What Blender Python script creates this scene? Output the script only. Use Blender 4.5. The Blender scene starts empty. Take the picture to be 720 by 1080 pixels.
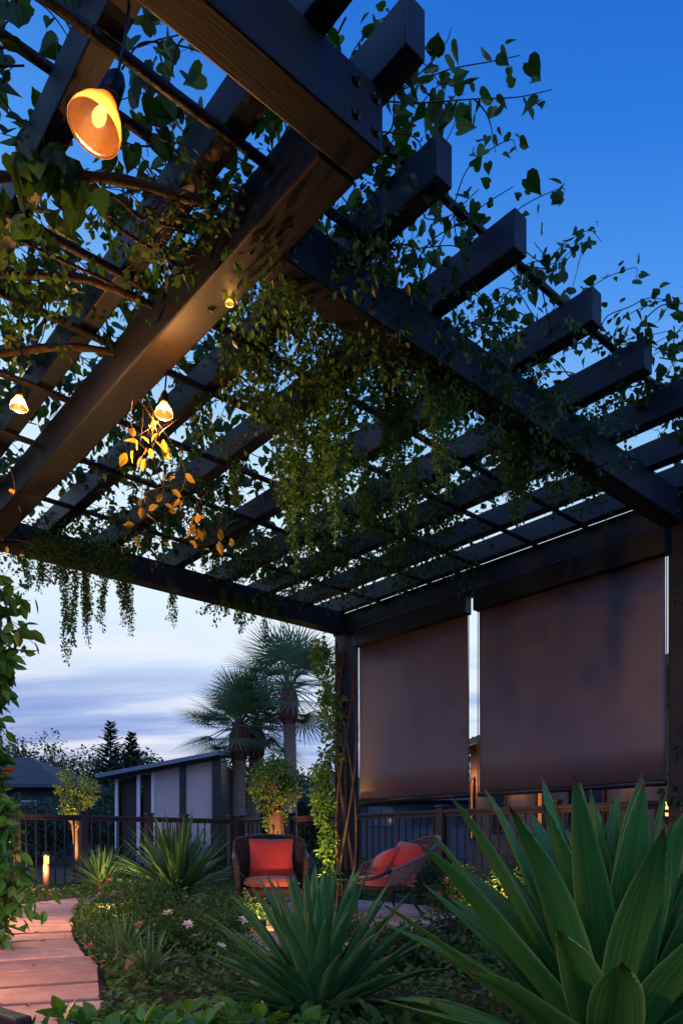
import bpy, math, random
import numpy as np
random.seed(7); rng = np.random.default_rng(7)
R = math.radians
scn = bpy.context.scene
col = scn.collection
# ------------------------------------------------------------------ camera frame
F = 763.0; HZ = 889.0; EYE = 0.75
A = np.array([-.6600, .7513]); B = np.array([.7513, .6600])
H = 2.10            # underside of beams above the eye
HR = 2.30           # underside of rafters above the eye
def W(a, b, z=0.0):
    p = A*a + B*b
    return np.array([p[0], p[1], z])
def AT(px, py, Y):
    return np.array([(px-360)/F*Y, Y, EYE+(HZ-py)/F*Y])
def ATZ(px, py, z):
    Y = F*(z-EYE)/(HZ-py)
    return np.array([(px-360)/F*Y, Y, z])
def a_of(px, b):
    k = (px-360)/F
    return b*(.7513-.66*k)/(.66+.7513*k)
def b_of(px, a):
    k = (px-360)/F
    return a*(.66+.7513*k)/(.7513-.66*k)
# ------------------------------------------------------------------ materials
def nodes(m):
    m.use_nodes = True; nt = m.node_tree; nt.nodes.clear(); return nt, nt.nodes, nt.links
def mat(name, c1, c2=None, rough=.6, scale=8, bump=0.0, bscale=None, stretch=(1,1,1), metal=0, spec=.5, emit=None, estr=0, sheen=0, rot=None, island=0):
    m = bpy.data.materials.new(name); nt, N, L = nodes(m)
    out = N.new('ShaderNodeOutputMaterial'); p = N.new('ShaderNodeBsdfPrincipled')
    L.new(p.outputs[0], out.inputs[0])
    tc = N.new('ShaderNodeTexCoord'); mp = N.new('ShaderNodeMapping'); mp.inputs['Scale'].default_value = stretch
    if rot is None: L.new(tc.outputs['Object'], mp.inputs[0])
    else:
        m0 = N.new('ShaderNodeMapping'); m0.inputs['Rotation'].default_value = (0, 0, R(rot)); L.new(tc.outputs['Object'], m0.inputs[0]); L.new(m0.outputs[0], mp.inputs[0])
    nz = N.new('ShaderNodeTexNoise'); nz.inputs['Scale'].default_value = scale; nz.inputs['Detail'].default_value = 6
    nz.inputs['Roughness'].default_value = .65
    L.new(mp.outputs[0], nz.inputs['Vector'])
    rp = N.new('ShaderNodeValToRGB'); rp.color_ramp.elements[0].position = .3; rp.color_ramp.elements[1].position = .7
    rp.color_ramp.elements[0].color = (*c1, 1); rp.color_ramp.elements[1].color = (*(c2 or tuple(x*.7 for x in c1)), 1)
    L.new(nz.outputs['Fac'], rp.inputs[0]); L.new(rp.outputs[0], p.inputs['Base Color'])
    if island:
        g = N.new('ShaderNodeNewGeometry'); hs = N.new('ShaderNodeHueSaturation'); ml = N.new('ShaderNodeMath'); ml.operation = 'MULTIPLY_ADD'
        ml.inputs[1].default_value = island; ml.inputs[2].default_value = 1-island*.5; L.new(g.outputs['Random Per Island'], ml.inputs[0]); L.new(ml.outputs[0], hs.inputs['Value'])
        L.new(rp.outputs[0], hs.inputs['Color']); L.new(hs.outputs[0], p.inputs['Base Color'])
    p.inputs['Roughness'].default_value = rough; p.inputs['Metallic'].default_value = metal
    p.inputs['Specular IOR Level'].default_value = spec
    if sheen: p.inputs['Sheen Weight'].default_value = sheen
    if emit:
        p.inputs['Emission Color'].default_value = (*emit, 1); p.inputs['Emission Strength'].default_value = estr
    if bump:
        n2 = N.new('ShaderNodeTexNoise'); n2.inputs['Scale'].default_value = bscale or scale*4; n2.inputs['Detail'].default_value = 5
        L.new(mp.outputs[0], n2.inputs['Vector'])
        bp = N.new('ShaderNodeBump'); bp.inputs['Strength'].default_value = bump; bp.inputs['Distance'].default_value = .01
        L.new(n2.outputs['Fac'], bp.inputs['Height']); L.new(bp.outputs[0], p.inputs['Normal'])
    return m
def leafmat(name, c1, c2, c3=None, rough=.45, trans=.35, tcol=None, spec=.4):
    m = bpy.data.materials.new(name); nt, N, L = nodes(m)
    out = N.new('ShaderNodeOutputMaterial'); p = N.new('ShaderNodeBsdfPrincipled'); t = N.new('ShaderNodeBsdfTranslucent')
    mx = N.new('ShaderNodeMixShader'); mx.inputs[0].default_value = trans
    L.new(p.outputs[0], mx.inputs[1]); L.new(t.outputs[0], mx.inputs[2]); L.new(mx.outputs[0], out.inputs[0])
    g = N.new('ShaderNodeNewGeometry'); rp = N.new('ShaderNodeValToRGB')
    e = rp.color_ramp.elements; e[0].color = (*c1, 1); e[1].color = (*c2, 1); e[1].position = .85
    if c3: k = e.new(1.0); k.color = (*c3, 1)
    L.new(g.outputs['Random Per Island'], rp.inputs[0])
    tc = N.new('ShaderNodeTexCoord'); nz = N.new('ShaderNodeTexNoise'); nz.inputs['Scale'].default_value = 3.0
    L.new(tc.outputs['Object'], nz.inputs['Vector'])
    hs = N.new('ShaderNodeHueSaturation'); ml = N.new('ShaderNodeMath'); ml.operation = 'MULTIPLY_ADD'
    ml.inputs[1].default_value = .8; ml.inputs[2].default_value = .6
    L.new(nz.outputs['Fac'], ml.inputs[0]); L.new(ml.outputs[0], hs.inputs['Value']); L.new(rp.outputs[0], hs.inputs['Color'])
    L.new(hs.outputs[0], p.inputs['Base Color'])
    m2 = N.new('ShaderNodeMix'); m2.data_type = 'RGBA'; m2.blend_type = 'MULTIPLY'; m2.inputs[0].default_value = 1
    L.new(hs.outputs[0], m2.inputs[6]); m2.inputs[7].default_value = (*(tcol or (1.5, 1.6, .6)), 1)
    L.new(m2.outputs[2], t.inputs['Color'])
    p.inputs['Roughness'].default_value = rough; p.inputs['Specular IOR Level'].default_value = spec
    return m
def emat(name, c, s):
    m = bpy.data.materials.new(name); nt, N, L = nodes(m)
    out = N.new('ShaderNodeOutputMaterial'); e = N.new('ShaderNodeEmission'); e.inputs[0].default_value = (*c, 1); e.inputs[1].default_value = s
    L.new(e.outputs[0], out.inputs[0]); return m
def agavemat(name, c1, c2, edge, rough=.48):
    """striped agave skin: uv.x = across the leaf (0..1), uv.y = along"""
    m = bpy.data.materials.new(name); nt, N, L = nodes(m)
    out = N.new('ShaderNodeOutputMaterial'); p = N.new('ShaderNodeBsdfPrincipled'); L.new(p.outputs[0], out.inputs[0])
    uv = N.new('ShaderNodeUVMap'); uv.uv_map = 'UVMap'
    sp = N.new('ShaderNodeSeparateXYZ'); L.new(uv.outputs[0], sp.inputs[0])
    mp = N.new('ShaderNodeMapping'); mp.inputs['Scale'].default_value = (26, 1.3, 1); L.new(uv.outputs[0], mp.inputs[0])
    g = N.new('ShaderNodeNewGeometry')
    ad = N.new('ShaderNodeVectorMath'); ad.operation = 'ADD'; L.new(mp.outputs[0], ad.inputs[0])
    cx = N.new('ShaderNodeCombineXYZ'); mm = N.new('ShaderNodeMath'); mm.operation = 'MULTIPLY'; mm.inputs[1].default_value = 90
    L.new(g.outputs['Random Per Island'], mm.inputs[0]); L.new(mm.outputs[0], cx.inputs[2]); L.new(cx.outputs[0], ad.inputs[1])
    nz = N.new('ShaderNodeTexNoise'); nz.inputs['Scale'].default_value = 1; nz.inputs['Detail'].default_value = 4; L.new(ad.outputs[0], nz.inputs['Vector'])
    rp = N.new('ShaderNodeValToRGB'); e = rp.color_ramp.elements; e[0].position = .3; e[1].position = .7; e[0].color = (*c1, 1); e[1].color = (*c2, 1)
    L.new(nz.outputs['Fac'], rp.inputs[0])
    ab = N.new('ShaderNodeMath'); ab.operation = 'SUBTRACT'; ab.inputs[1].default_value = .5; L.new(sp.outputs[0], ab.inputs[0])
    a2 = N.new('ShaderNodeMath'); a2.operation = 'ABSOLUTE'; L.new(ab.outputs[0], a2.inputs[0])
    r2 = N.new('ShaderNodeValToRGB'); e = r2.color_ramp.elements; e[0].position = .44; e[1].position = .49; e[0].color = (0, 0, 0, 1); e[1].color = (1, 1, 1, 1)
    L.new(a2.outputs[0], r2.inputs[0])
    mx = N.new('ShaderNodeMix'); mx.data_type = 'RGBA'; L.new(r2.outputs[0], mx.inputs[0]); L.new(rp.outputs[0], mx.inputs[6]); mx.inputs[7].default_value = (*edge, 1)
    r3 = N.new('ShaderNodeValToRGB'); e = r3.color_ramp.elements; e[0].position = .955; e[0].color = (0, 0, 0, 1); e[1].position = .985; e[1].color = (1, 1, 1, 1); L.new(sp.outputs[1], r3.inputs[0])
    tcx = N.new('ShaderNodeTexCoord'); n3 = N.new('ShaderNodeTexNoise'); n3.inputs['Scale'].default_value = 38; n3.inputs['Detail'].default_value = 3; L.new(tcx.outputs['Object'], n3.inputs['Vector'])
    r4 = N.new('ShaderNodeValToRGB'); e = r4.color_ramp.elements; e[0].position = .70; e[0].color = (0, 0, 0, 1); e[1].position = .76; e[1].color = (.8, .8, .8, 1); L.new(n3.outputs['Fac'], r4.inputs[0])
    mxx = N.new('ShaderNodeMath'); mxx.operation = 'MAXIMUM'; L.new(r3.outputs[0], mxx.inputs[0]); L.new(r4.outputs[0], mxx.inputs[1])
    mx0 = mx; mx = N.new('ShaderNodeMix'); mx.data_type = 'RGBA'; L.new(mxx.outputs[0], mx.inputs[0]); L.new(mx0.outputs[2], mx.inputs[6]); mx.inputs[7].default_value = (.16, .10, .05, 1)
    L.new(mx.outputs[2], p.inputs['Base Color']); p.inputs['Roughness'].default_value = rough
    bp = N.new('ShaderNodeBump'); bp.inputs['Strength'].default_value = .35; bp.inputs['Distance'].default_value = .004
    L.new(nz.outputs['Fac'], bp.inputs['Height']); L.new(bp.outputs[0], p.inputs['Normal'])
    t = N.new('ShaderNodeBsdfTranslucent'); L.new(mx.outputs[2], t.inputs[0]); ms = N.new('ShaderNodeMixShader'); ms.inputs[0].default_value = .15
    L.new(p.outputs[0], ms.inputs[1]); L.new(t.outputs[0], ms.inputs[2]); L.new(ms.outputs[0], out.inputs[0])
    return m
def brickmat(name, c1, c2, mortar, scale, bw=.5, rh=.25, ms=.02, rough=.8, bump=.5, axes='xy', off=.5):
    m = bpy.data.materials.new(name); nt, N, L = nodes(m)
    out = N.new('ShaderNodeOutputMaterial'); p = N.new('ShaderNodeBsdfPrincipled'); L.new(p.outputs[0], out.inputs[0])
    tc = N.new('ShaderNodeTexCoord'); src = tc.outputs['Object']
    if axes == 'xz':
        s = N.new('ShaderNodeSeparateXYZ'); c = N.new('ShaderNodeCombineXYZ'); L.new(src, s.inputs[0])
        ad = N.new('ShaderNodeMath'); ad.operation = 'ADD'; L.new(s.outputs[0], ad.inputs[0]); L.new(s.outputs[1], ad.inputs[1])
        L.new(ad.outputs[0], c.inputs[0]); L.new(s.outputs[2], c.inputs[1]); src = c.outputs[0]
    b = N.new('ShaderNodeTexBrick'); L.new(src, b.inputs['Vector']); b.inputs['Scale'].default_value = scale
    b.inputs['Color1'].default_value = (*c1, 1); b.inputs['Color2'].default_value = (*c2, 1); b.inputs['Mortar'].default_value = (*mortar, 1)
    b.inputs['Brick Width'].default_value = bw; b.inputs['Row Height'].default_value = rh; b.inputs['Mortar Size'].default_value = ms; b.offset = off
    nz = N.new('ShaderNodeTexNoise'); nz.inputs['Scale'].default_value = 5; nz.inputs['Detail'].default_value = 6; L.new(tc.outputs['Object'], nz.inputs['Vector'])
    mx = N.new('ShaderNodeMix'); mx.data_type = 'RGBA'; mx.blend_type = 'OVERLAY'; mx.inputs[0].default_value = .5
    L.new(b.outputs['Color'], mx.inputs[6]); L.new(nz.outputs['Fac'], mx.inputs[7]); L.new(mx.outputs[2], p.inputs['Base Color'])
    p.inputs['Roughness'].default_value = rough
    bp = N.new('ShaderNodeBump'); bp.inputs['Strength'].default_value = bump; bp.inputs['Distance'].default_value = .01; bp.invert = True
    L.new(b.outputs['Fac'], bp.inputs['Height']); L.new(bp.outputs[0], p.inputs['Normal'])
    return m
def weavemat(name, c1, c2, scale=60):
    m = bpy.data.materials.new(name); nt, N, L = nodes(m)
    out = N.new('ShaderNodeOutputMaterial'); p = N.new('ShaderNodeBsdfPrincipled'); L.new(p.outputs[0], out.inputs[0])
    tc = N.new('ShaderNodeTexCoord')
    w = N.new('ShaderNodeTexWave'); w.bands_direction = 'Z'; w.inputs['Scale'].default_value = scale; w.inputs['Distortion'].default_value = .6
    w2 = N.new('ShaderNodeTexWave'); w2.bands_direction = 'X'; w2.inputs['Scale'].default_value = scale*.6; w2.inputs['Distortion'].default_value = .6
    L.new(tc.outputs['Object'], w.inputs[0]); L.new(tc.outputs['Object'], w2.inputs[0])
    mu = N.new('ShaderNodeMath'); mu.operation = 'MULTIPLY'; L.new(w.outputs['Fac'], mu.inputs[0]); L.new(w2.outputs['Fac'], mu.inputs[1])
    rp = N.new('ShaderNodeValToRGB'); e = rp.color_ramp.elements; e[0].color = (*c1, 1); e[1].color = (*c2, 1); L.new(mu.outputs[0], rp.inputs[0])
    L.new(rp.outputs[0], p.inputs['Base Color']); p.inputs['Roughness'].default_value = .45
    bp = N.new('ShaderNodeBump'); bp.inputs['Strength'].default_value = .9; bp.inputs['Distance'].default_value = .008
    L.new(mu.outputs[0], bp.inputs['Height']); L.new(bp.outputs[0], p.inputs['Normal'])
    return m
M = {}
GR = (.05, 1, 1)
M['wood'] = mat('stained_wood_upright', (.014, .015, .021), (.008, .009, .013), .5, 30, .5, 90, (1, 1, .05), spec=.4)
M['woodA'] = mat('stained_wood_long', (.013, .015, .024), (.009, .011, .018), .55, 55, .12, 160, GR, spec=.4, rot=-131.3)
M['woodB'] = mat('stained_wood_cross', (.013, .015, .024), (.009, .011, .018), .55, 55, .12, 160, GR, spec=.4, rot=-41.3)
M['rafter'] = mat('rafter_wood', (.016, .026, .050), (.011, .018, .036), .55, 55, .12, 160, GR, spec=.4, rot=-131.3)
M['metal'] = mat('black_metal', (.012, .012, .013), (.02, .018, .017), .35, 20, .05, metal=.3)
M['rail'] = mat('fence_wood', (.032, .017, .013), (.02, .011, .009), .5, 9, .3)
M['fabric'] = mat('screen_fabric', (.125, .092, .104), (.118, .086, .097), .42, 2.2, .1, 700, (1, 1, .5), spec=.55)
M['bark'] = mat('bark', (.12, .075, .05), (.05, .032, .022), .85, 14, 1, 40, (1, 1, .25))
M['palmbark'] = mat('palm_bark', (.30, .23, .20), (.12, .09, .08), .9, 9, 1, 20, (1, 1, 5))
M['boot'] = mat('palm_fibre', (.20, .085, .05), (.04, .018, .012), .9, 12, 1, 40, (1, 1, .5))
M['vinewood'] = mat('vine_wood', (.10, .065, .045), (.035, .024, .018), .85, 20, .8, 60, (1, 1, .3))
M['twig'] = mat('twig', (.06, .035, .025), (.03, .02, .015), .7, 20)
M['heart'] = leafmat('vine_leaf', (.015, .048, .008), (.035, .088, .014), (.08, .14, .02), .5, .4)
M['lamplitleaf'] = leafmat('lamplit_vine_leaf', (.42, .30, .03), (.55, .36, .04), None, .45, .5, (1.2, 1.1, .6))  # warm lamp light painted into the leaf colour as yellow
M['trail'] = leafmat('trailing_leaf', (.028, .08, .015), (.05, .12, .022), (.08, .15, .03), .5, .35)
M['strand'] = leafmat('string_leaf', (.05, .14, .025), (.08, .19, .035), (.11, .22, .05), .5, .35)
M['litter'] = leafmat('dry_leaf', (.16, .08, .03), (.25, .15, .05), (.10, .05, .02), .8, .1)
M['ivy'] = leafmat('ivy_leaf', (.05, .13, .02), (.12, .22, .035), (.20, .26, .05), .4, .35)
M['shrub'] = leafmat('shrub_leaf', (.03, .085, .016), (.06, .14, .025), (.13, .19, .04), .5, .3)
M['darkshrub'] = leafmat('dark_shrub_leaf', (.014, .04, .014), (.03, .07, .02), None, .6, .25)
M['broad'] = leafmat('broad_leaf', (.05, .15, .025), (.09, .24, .04), (.14, .3, .06), .35, .3)
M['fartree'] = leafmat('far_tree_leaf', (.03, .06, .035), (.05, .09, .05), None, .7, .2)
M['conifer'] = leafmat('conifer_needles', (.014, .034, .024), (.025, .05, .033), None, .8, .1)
M['palm'] = leafmat('palm_frond', (.09, .17, .10), (.14, .24, .15), (.17, .24, .14), .4, .2)
M['yucca'] = leafmat('yucca_leaf', (.06, .14, .04), (.10, .20, .06), (.17, .26, .08), .35, .2)
M['agave'] = agavemat('agave_leaf', (.032, .15, .026), (.085, .28, .05), (.26, .42, .13))
M['agave2'] = agavemat('soft_agave_leaf', (.04, .15, .045), (.095, .27, .075), (.24, .38, .16))
M['soil'] = mat('garden_soil', (.03, .02, .013), (.014, .009, .007), .95, 3, 1, 60)
M['grass'] = leafmat('grass_blade', (.03, .09, .015), (.06, .15, .025), None, .6, .3)
M['paver'] = mat('pink_paver', (.66, .38, .29), (.42, .22, .17), .75, 6, .6, 40, island=.45)
M['joint'] = mat('paver_bed', (.03, .018, .014), (.02, .012, .01), .9, 20)
M['red'] = mat('red_fabric', (.46, .030, .022), (.36, .022, .016), .8, 40, .25, 300, sheen=.3)
M['orange'] = mat('coral_fabric', (.48, .10, .055), (.40, .08, .04), .8, 40, .25, 300, sheen=.3)
M['wicker'] = weavemat('wicker', (.02, .012, .01), (.12, .07, .05))
M['cane'] = mat('cane', (.19, .12, .10), (.10, .06, .05), .5, 30, .3)
M['wall'] = mat('stucco', (.17, .115, .085), (.13, .09, .07), .9, 4, .4, 80)
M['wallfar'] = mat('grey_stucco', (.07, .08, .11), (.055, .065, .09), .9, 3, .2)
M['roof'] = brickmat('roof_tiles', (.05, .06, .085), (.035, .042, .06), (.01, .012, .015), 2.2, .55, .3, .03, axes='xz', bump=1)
M['tin'] = mat('metal_roof', (.16, .20, .27), (.12, .15, .21), .5, 2, .1, metal=.3)
M['panel'] = mat('shed_panel', (.48, .38, .38), (.43, .34, .34), .7, 2, .1)
M['white'] = mat('white_paint', (.62, .62, .66), (.55, .55, .6), .5, 5)
M['dark'] = mat('opening_shade', (.012, .010, .010), (.02, .015, .014), .5, 5)  # dark colour stands for the shade inside the shed doorways
M['glass'] = mat('window_glass', (.03, .04, .06), (.02, .03, .05), .08, 2, spec=1)
M['stone'] = mat('boulder', (.16, .10, .075), (.09, .06, .045), .85, 6, .8, 20)
M['bulbglow'] = emat('bulb_glow', (1, .46, .12), 2.4)
M['litwin'] = emat('lit_window', (1, .30, .05), .55)
M['pinkpetal'] = leafmat('pink_petal', (.65, .22, .22), (.8, .35, .32), (.85, .6, .5), .5, .4, (1, 1, 1))
M['whitepetal'] = leafmat('white_petal', (.7, .6, .5), (.8, .75, .7), None, .5, .4, (1, 1, 1))
M['redpetal'] = leafmat('orange_petal', (.75, .13, .03), (.85, .2, .04), None, .5, .5, (1, .8, .6))
# frosted amber glass for the pendant shade, lit by its bulb
def glassmat():
    m = bpy.data.materials.new('amber_glass'); nt, N, L = nodes(m)
    out = N.new('ShaderNodeOutputMaterial'); t = N.new('ShaderNodeBsdfTranslucent'); t.inputs[0].default_value = (.62, .38, .17, 1)
    g = N.new('ShaderNodeBsdfGlossy'); g.inputs[1].default_value = .15; g.inputs[0].default_value = (.9, .8, .7, 1)
    tr = N.new('ShaderNodeBsdfTransparent'); tr.inputs[0].default_value = (1, .85, .65, 1)
    tc = N.new('ShaderNodeTexCoord'); v = N.new('ShaderNodeTexVoronoi'); v.inputs['Scale'].default_value = 160; L.new(tc.outputs['Object'], v.inputs[0])
    bp = N.new('ShaderNodeBump'); bp.inputs['Strength'].default_value = .35; bp.inputs['Distance'].default_value = .001; L.new(v.outputs['Distance'], bp.inputs['Height'])
    L.new(bp.outputs[0], g.inputs['Normal']); L.new(bp.outputs[0], t.inputs['Normal'])
    a = N.new('ShaderNodeMixShader'); a.inputs[0].default_value = .35; L.new(t.outputs[0], a.inputs[1]); L.new(tr.outputs[0], a.inputs[2])
    b = N.new('ShaderNodeMixShader'); b.inputs[0].default_value = .12; L.new(a.outputs[0], b.inputs[1]); L.new(g.outputs[0], b.inputs[2])
    L.new(b.outputs[0], out.inputs[0]); return m
M['amber'] = glassmat()
# ------------------------------------------------------------------ objects
def tag(o, label=None, cat=None, group=None, kind=None):
    if label: o['label'] = label
    if cat: o['category'] = cat
    if group: o['group'] = group
    if kind: o['kind'] = kind
    return o
def empty(name, loc, label=None, cat=None, group=None, rz=0):
    o = bpy.data.objects.new(name, None); o.empty_display_size = .1; o.location = tuple(float(x) for x in loc); o.rotation_euler = (0, 0, rz)
    col.objects.link(o); return tag(o, label, cat, group)
def rootloc(o):
    v = np.zeros(3)
    while o is not None: v += np.array(o.location); o = o.parent
    return v
def obj(name, V, Fc, m, parent=None, local=False, smooth=False, uv=None, bevel=0):
    V = np.asarray(V, dtype=float).reshape(-1, 3)
    if parent is not None and not local: V = V-rootloc(parent)
    me = bpy.data.meshes.new(name); me.from_pydata(V.tolist(), [], [tuple(int(i) for i in f) for f in Fc])
    me.materials.append(m)
    if smooth: me.polygons.foreach_set('use_smooth', [True]*len(me.polygons))
    if uv is not None:
        l = me.uv_layers.new(name='UVMap'); idx = np.empty(len(me.loops), dtype=int); me.loops.foreach_get('vertex_index', idx)
        l.data.foreach_set('uv', np.asarray(uv)[idx].ravel())
    me.update()
    o = bpy.data.objects.new(name, me); col.objects.link(o)
    if parent is not None: o.parent = parent
    if bevel:
        b = o.modifiers.new('bevel', 'BEVEL'); b.width = bevel; b.segments = 2; b.limit_method = 'ANGLE'
    return o
class MB:
    def __init__(s): s.V = []; s.F = []; s.n = 0
    def add(s, V, Fc):
        V = np.asarray(V, float).reshape(-1, 3); s.V.append(V); s.F += [tuple(int(i)+s.n for i in f) for f in Fc]; s.n += len(V); return s
    def box(s, x0, x1, y0, y1, z0, z1):
        V = [(x0,y0,z0),(x1,y0,z0),(x1,y1,z0),(x0,y1,z0),(x0,y0,z1),(x1,y0,z1),(x1,y1,z1),(x0,y1,z1)]
        return s.add(V, [(0,3,2,1),(4,5,6,7),(0,1,5,4),(1,2,6,5),(2,3,7,6),(3,0,4,7)])
    def abox(s, a0, a1, b0, b1, z0, z1):
        V = [W(a0,b0,z0),W(a0,b1,z0),W(a1,b1,z0),W(a1,b0,z0),W(a0,b0,z1),W(a0,b1,z1),W(a1,b1,z1),W(a1,b0,z1)]
        return s.add(V, [(0,3,2,1),(4,5,6,7),(0,1,5,4),(1,2,6,5),(2,3,7,6),(3,0,4,7)])
    def obox(s, p0, p1, w, z0, z1):      # wall-like box from p0 to p1 (xy), thickness w
        p0 = np.array(p0[:2], float); p1 = np.array(p1[:2], float); d = p1-p0; d /= np.linalg.norm(d); n = np.array([-d[1], d[0]])*w/2
        q = [p0-n, p1-n, p1+n, p0+n]
        V = [(*x, z0) for x in q]+[(*x, z1) for x in q]
        return s.add(V, [(0,3,2,1),(4,5,6,7),(0,1,5,4),(1,2,6,5),(2,3,7,6),(3,0,4,7)])
    def tube(s, P, r, n=6, cap=True):
        P = np.asarray(P, float); k = len(P); r = np.full(k, r, float) if np.isscalar(r) else np.asarray(r, float)
        T = np.gradient(P, axis=0); T /= np.linalg.norm(T, axis=1)[:, None]+1e-9
        up = np.array([0, 0, 1.]) if abs(T[0][2]) < .9 else np.array([1., 0, 0])
        V = []
        for i in range(k):
            u = np.cross(T[i], up); u /= np.linalg.norm(u)+1e-9; v = np.cross(u, T[i]); up = v
            for j in range(n):
                t = 2*math.pi*j/n; V.append(P[i]+r[i]*(u*math.cos(t)+v*math.sin(t)))
        Fc = [(i*n+j, i*n+(j+1)%n, (i+1)*n+(j+1)%n, (i+1)*n+j) for i in range(k-1) for j in range(n)]
        if cap: Fc += [tuple(range(n))[::-1], tuple((k-1)*n+j for j in range(n))]
        return s.add(V, Fc)
    def lathe(s, prof, n=24, c=(0, 0, 0), R3=None):
        V = []; 
        for r, z in prof:
            for j in range(n):
                t = 2*math.pi*j/n; V.append((r*math.cos(t), r*math.sin(t), z))
        V = np.array(V)
        if R3 is not None: V = V@np.asarray(R3).T
        V = V+np.array(c); k = len(prof)
        return s.add(V, [(i*n+j, i*n+(j+1)%n, (i+1)*n+(j+1)%n, (i+1)*n+j) for i in range(k-1) for j in range(n)])
    def build(s, name, m, parent=None, **k): return obj(name, np.vstack(s.V), s.F, m, parent, **k)
def smoothpath(P, n=8):
    P = np.asarray(P, float)
    if len(P) < 3: 
        t = np.linspace(0, 1, n+1)[:, None]; return P[0]*(1-t)+P[-1]*t
    Q = np.vstack([2*P[0]-P[1], P, 2*P[-1]-P[-2]]); out = []
    for i in range(1, len(Q)-2):
        for t in np.linspace(0, 1, n, endpoint=False):
            p0, p1, p2, p3 = Q[i-1:i+3]
            out.append(.5*((2*p1)+(-p0+p2)*t+(2*p0-5*p1+4*p2-p3)*t*t+(-p0+3*p1-3*p2+p3)*t**3))
    out.append(P[-1]); return np.array(out)
def norm(v): return v/(np.linalg.norm(v, axis=-1, keepdims=True)+1e-9)
# leaf templates (u along, v across, w up); faces per half so a fold shows
def half(outl, fold):
    n = len(outl); V = [(u, v, abs(v)*fold-.12*u*u) for u, v in outl]+[(u, -v, abs(v)*fold-.12*u*u) for u, v in outl[1:-1]]
    f1 = tuple(range(n)); f2 = (0,)+tuple(range(n, n+n-2))+(n-1,)
    return np.array(V), [f1, f2[::-1]]
T_heart = half([(.04, 0), (-.10, .20), (.02, .42), (.26, .47), (.55, .34), (.80, .13), (1.02, 0)], .35)
T_oval = half([(0, 0), (.25, .24), (.55, .27), (.82, .14), (1, 0)], .3)
T_lance = half([(0, 0), (.3, .13), (.65, .11), (1, 0)], .3)
T_small = (np.array([(0, 0, 0), (.5, .33, .05), (1, 0, -.05), (.5, -.33, .05)]), [(0, 1, 2, 3)])
def leaves(P, D, Nn, S, T, Fm=None):
    tv, tf = T; P = np.asarray(P, float); n = len(P)
    D = norm(np.asarray(D, float)); Nn = np.asarray(Nn, float); V = norm(np.cross(Nn, D)); Wn = np.cross(D, V)
    S = np.asarray(S, float).reshape(-1, 1, 1)*np.ones((n, 1, 1))
    X = P[:, None, :]+S*(tv[None, :, 0:1]*D[:, None]+tv[None, :, 1:2]*V[:, None]+tv[None, :, 2:3]*Wn[:, None])
    m = len(tv); Fc = [tuple(i*m+j for j in f) for i in range(n) for f in tf]
    return X.reshape(-1, 3), Fc
def rdir(n): return norm(rng.normal(size=(n, 3)))
def cloud(centers, rad, per, size, T=T_small, droop=.2, flat=.6):
    C = np.repeat(np.asarray(centers, float), per, axis=0); n = len(C)
    d = rdir(n); r = rng.random(n)**.4
    P = C+d*r[:, None]*np.asarray(rad)
    D = norm(d+rdir(n)*.8+np.array([0, 0, -droop])); Nn = norm(rdir(n)*(1-flat)+np.array([0, 0, 1.])*flat+d*.4)
    return leaves(P, D, Nn, size*(.65+.7*rng.random(n)), T)
# ================================================================== SETTING
me_g = MB(); g = np.linspace(-1, 1, 2)
me_g.add([(-400, -400, 0), (400, -400, 0), (400, 400, 0), (-400, 400, 0)], [(0, 1, 2, 3)])
tag(me_g.build('ground', M['soil']), kind='structure')
# curved path of pinkish pavers with joints
pc = smoothpath([(-1.34, 2.70, 0), (-1.42, 3.1, 0), (-1.72, 3.9, 0), (-2.10, 4.7, 0), (-2.55, 5.75, 0), (-3.02, 7.1, 0), (-3.25, 8.3, 0), (-2.75, 9.3, 0), (-1.7, 9.5, 0), (-.5, 8.8, 0)], 14)
def ribbon(P, w0, w1, z):
    T = norm(np.gradient(P, axis=0)); Nn = np.stack([T[:, 1], -T[:, 0], 0*T[:, 0]], 1)
    L_ = P-Nn*w0; R_ = P+Nn*w1; V = np.empty((2*len(P), 3)); V[0::2] = L_; V[1::2] = R_; V[:, 2] = z
    return V, [(2*i, 2*i+1, 2*i+3, 2*i+2) for i in range(len(P)-1)]
pv, pf = ribbon(pc, .40, .40, .012); tag(obj('path_bed', pv, pf, M['joint']), kind='structure')
seg = np.r_[0, np.cumsum(np.linalg.norm(np.diff(pc, axis=0), axis=1))]
slab = MB(); s = .05
Tn = norm(np.gradient(pc, axis=0))
while s < seg[-1]-.45:
    L0 = .42+.05*random.random(); q = []
    for t in (s, s+L0-.065):
        c = np.array([np.interp(t, seg, pc[:, k]) for k in range(3)]); tt = np.array([np.interp(t, seg, Tn[:, k]) for k in range(3)]); nn = np.array([tt[1], -tt[0], 0])/np.linalg.norm(tt[:2])
        q.append((c-nn*(.385+random.uniform(-.015, .015)), c+nn*(.385+random.uniform(-.02, .015))))
    zz = .045+random.random()*.004; bot = [(*p[:2], .013) for p in (q[0][0], q[0][1], q[1][1], q[1][0])]; top = [(*p[:2], zz) for p in (q[0][0], q[0][1], q[1][1], q[1][0])]
    slab.add(bot+top, [(4, 5, 6, 7), (0, 1, 5, 4), (1, 2, 6, 5), (2, 3, 7, 6), (3, 0, 4, 7)]); s += L0
tag(slab.build('path', M['paver'], bevel=.006), kind='structure')
pat = MB(); tag(MB().abox(3.6, 6.9, 2.75, 6.1, .001, .010).build('patio_bed', M['joint']), kind='structure')
for i in range(7):
    for j in range(7):
        a0 = 3.62+i*.47; b0 = 2.77+j*.475; pat.abox(a0, a0+.452, b0, b0+.457, .008, .038+.004*random.random())
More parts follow.
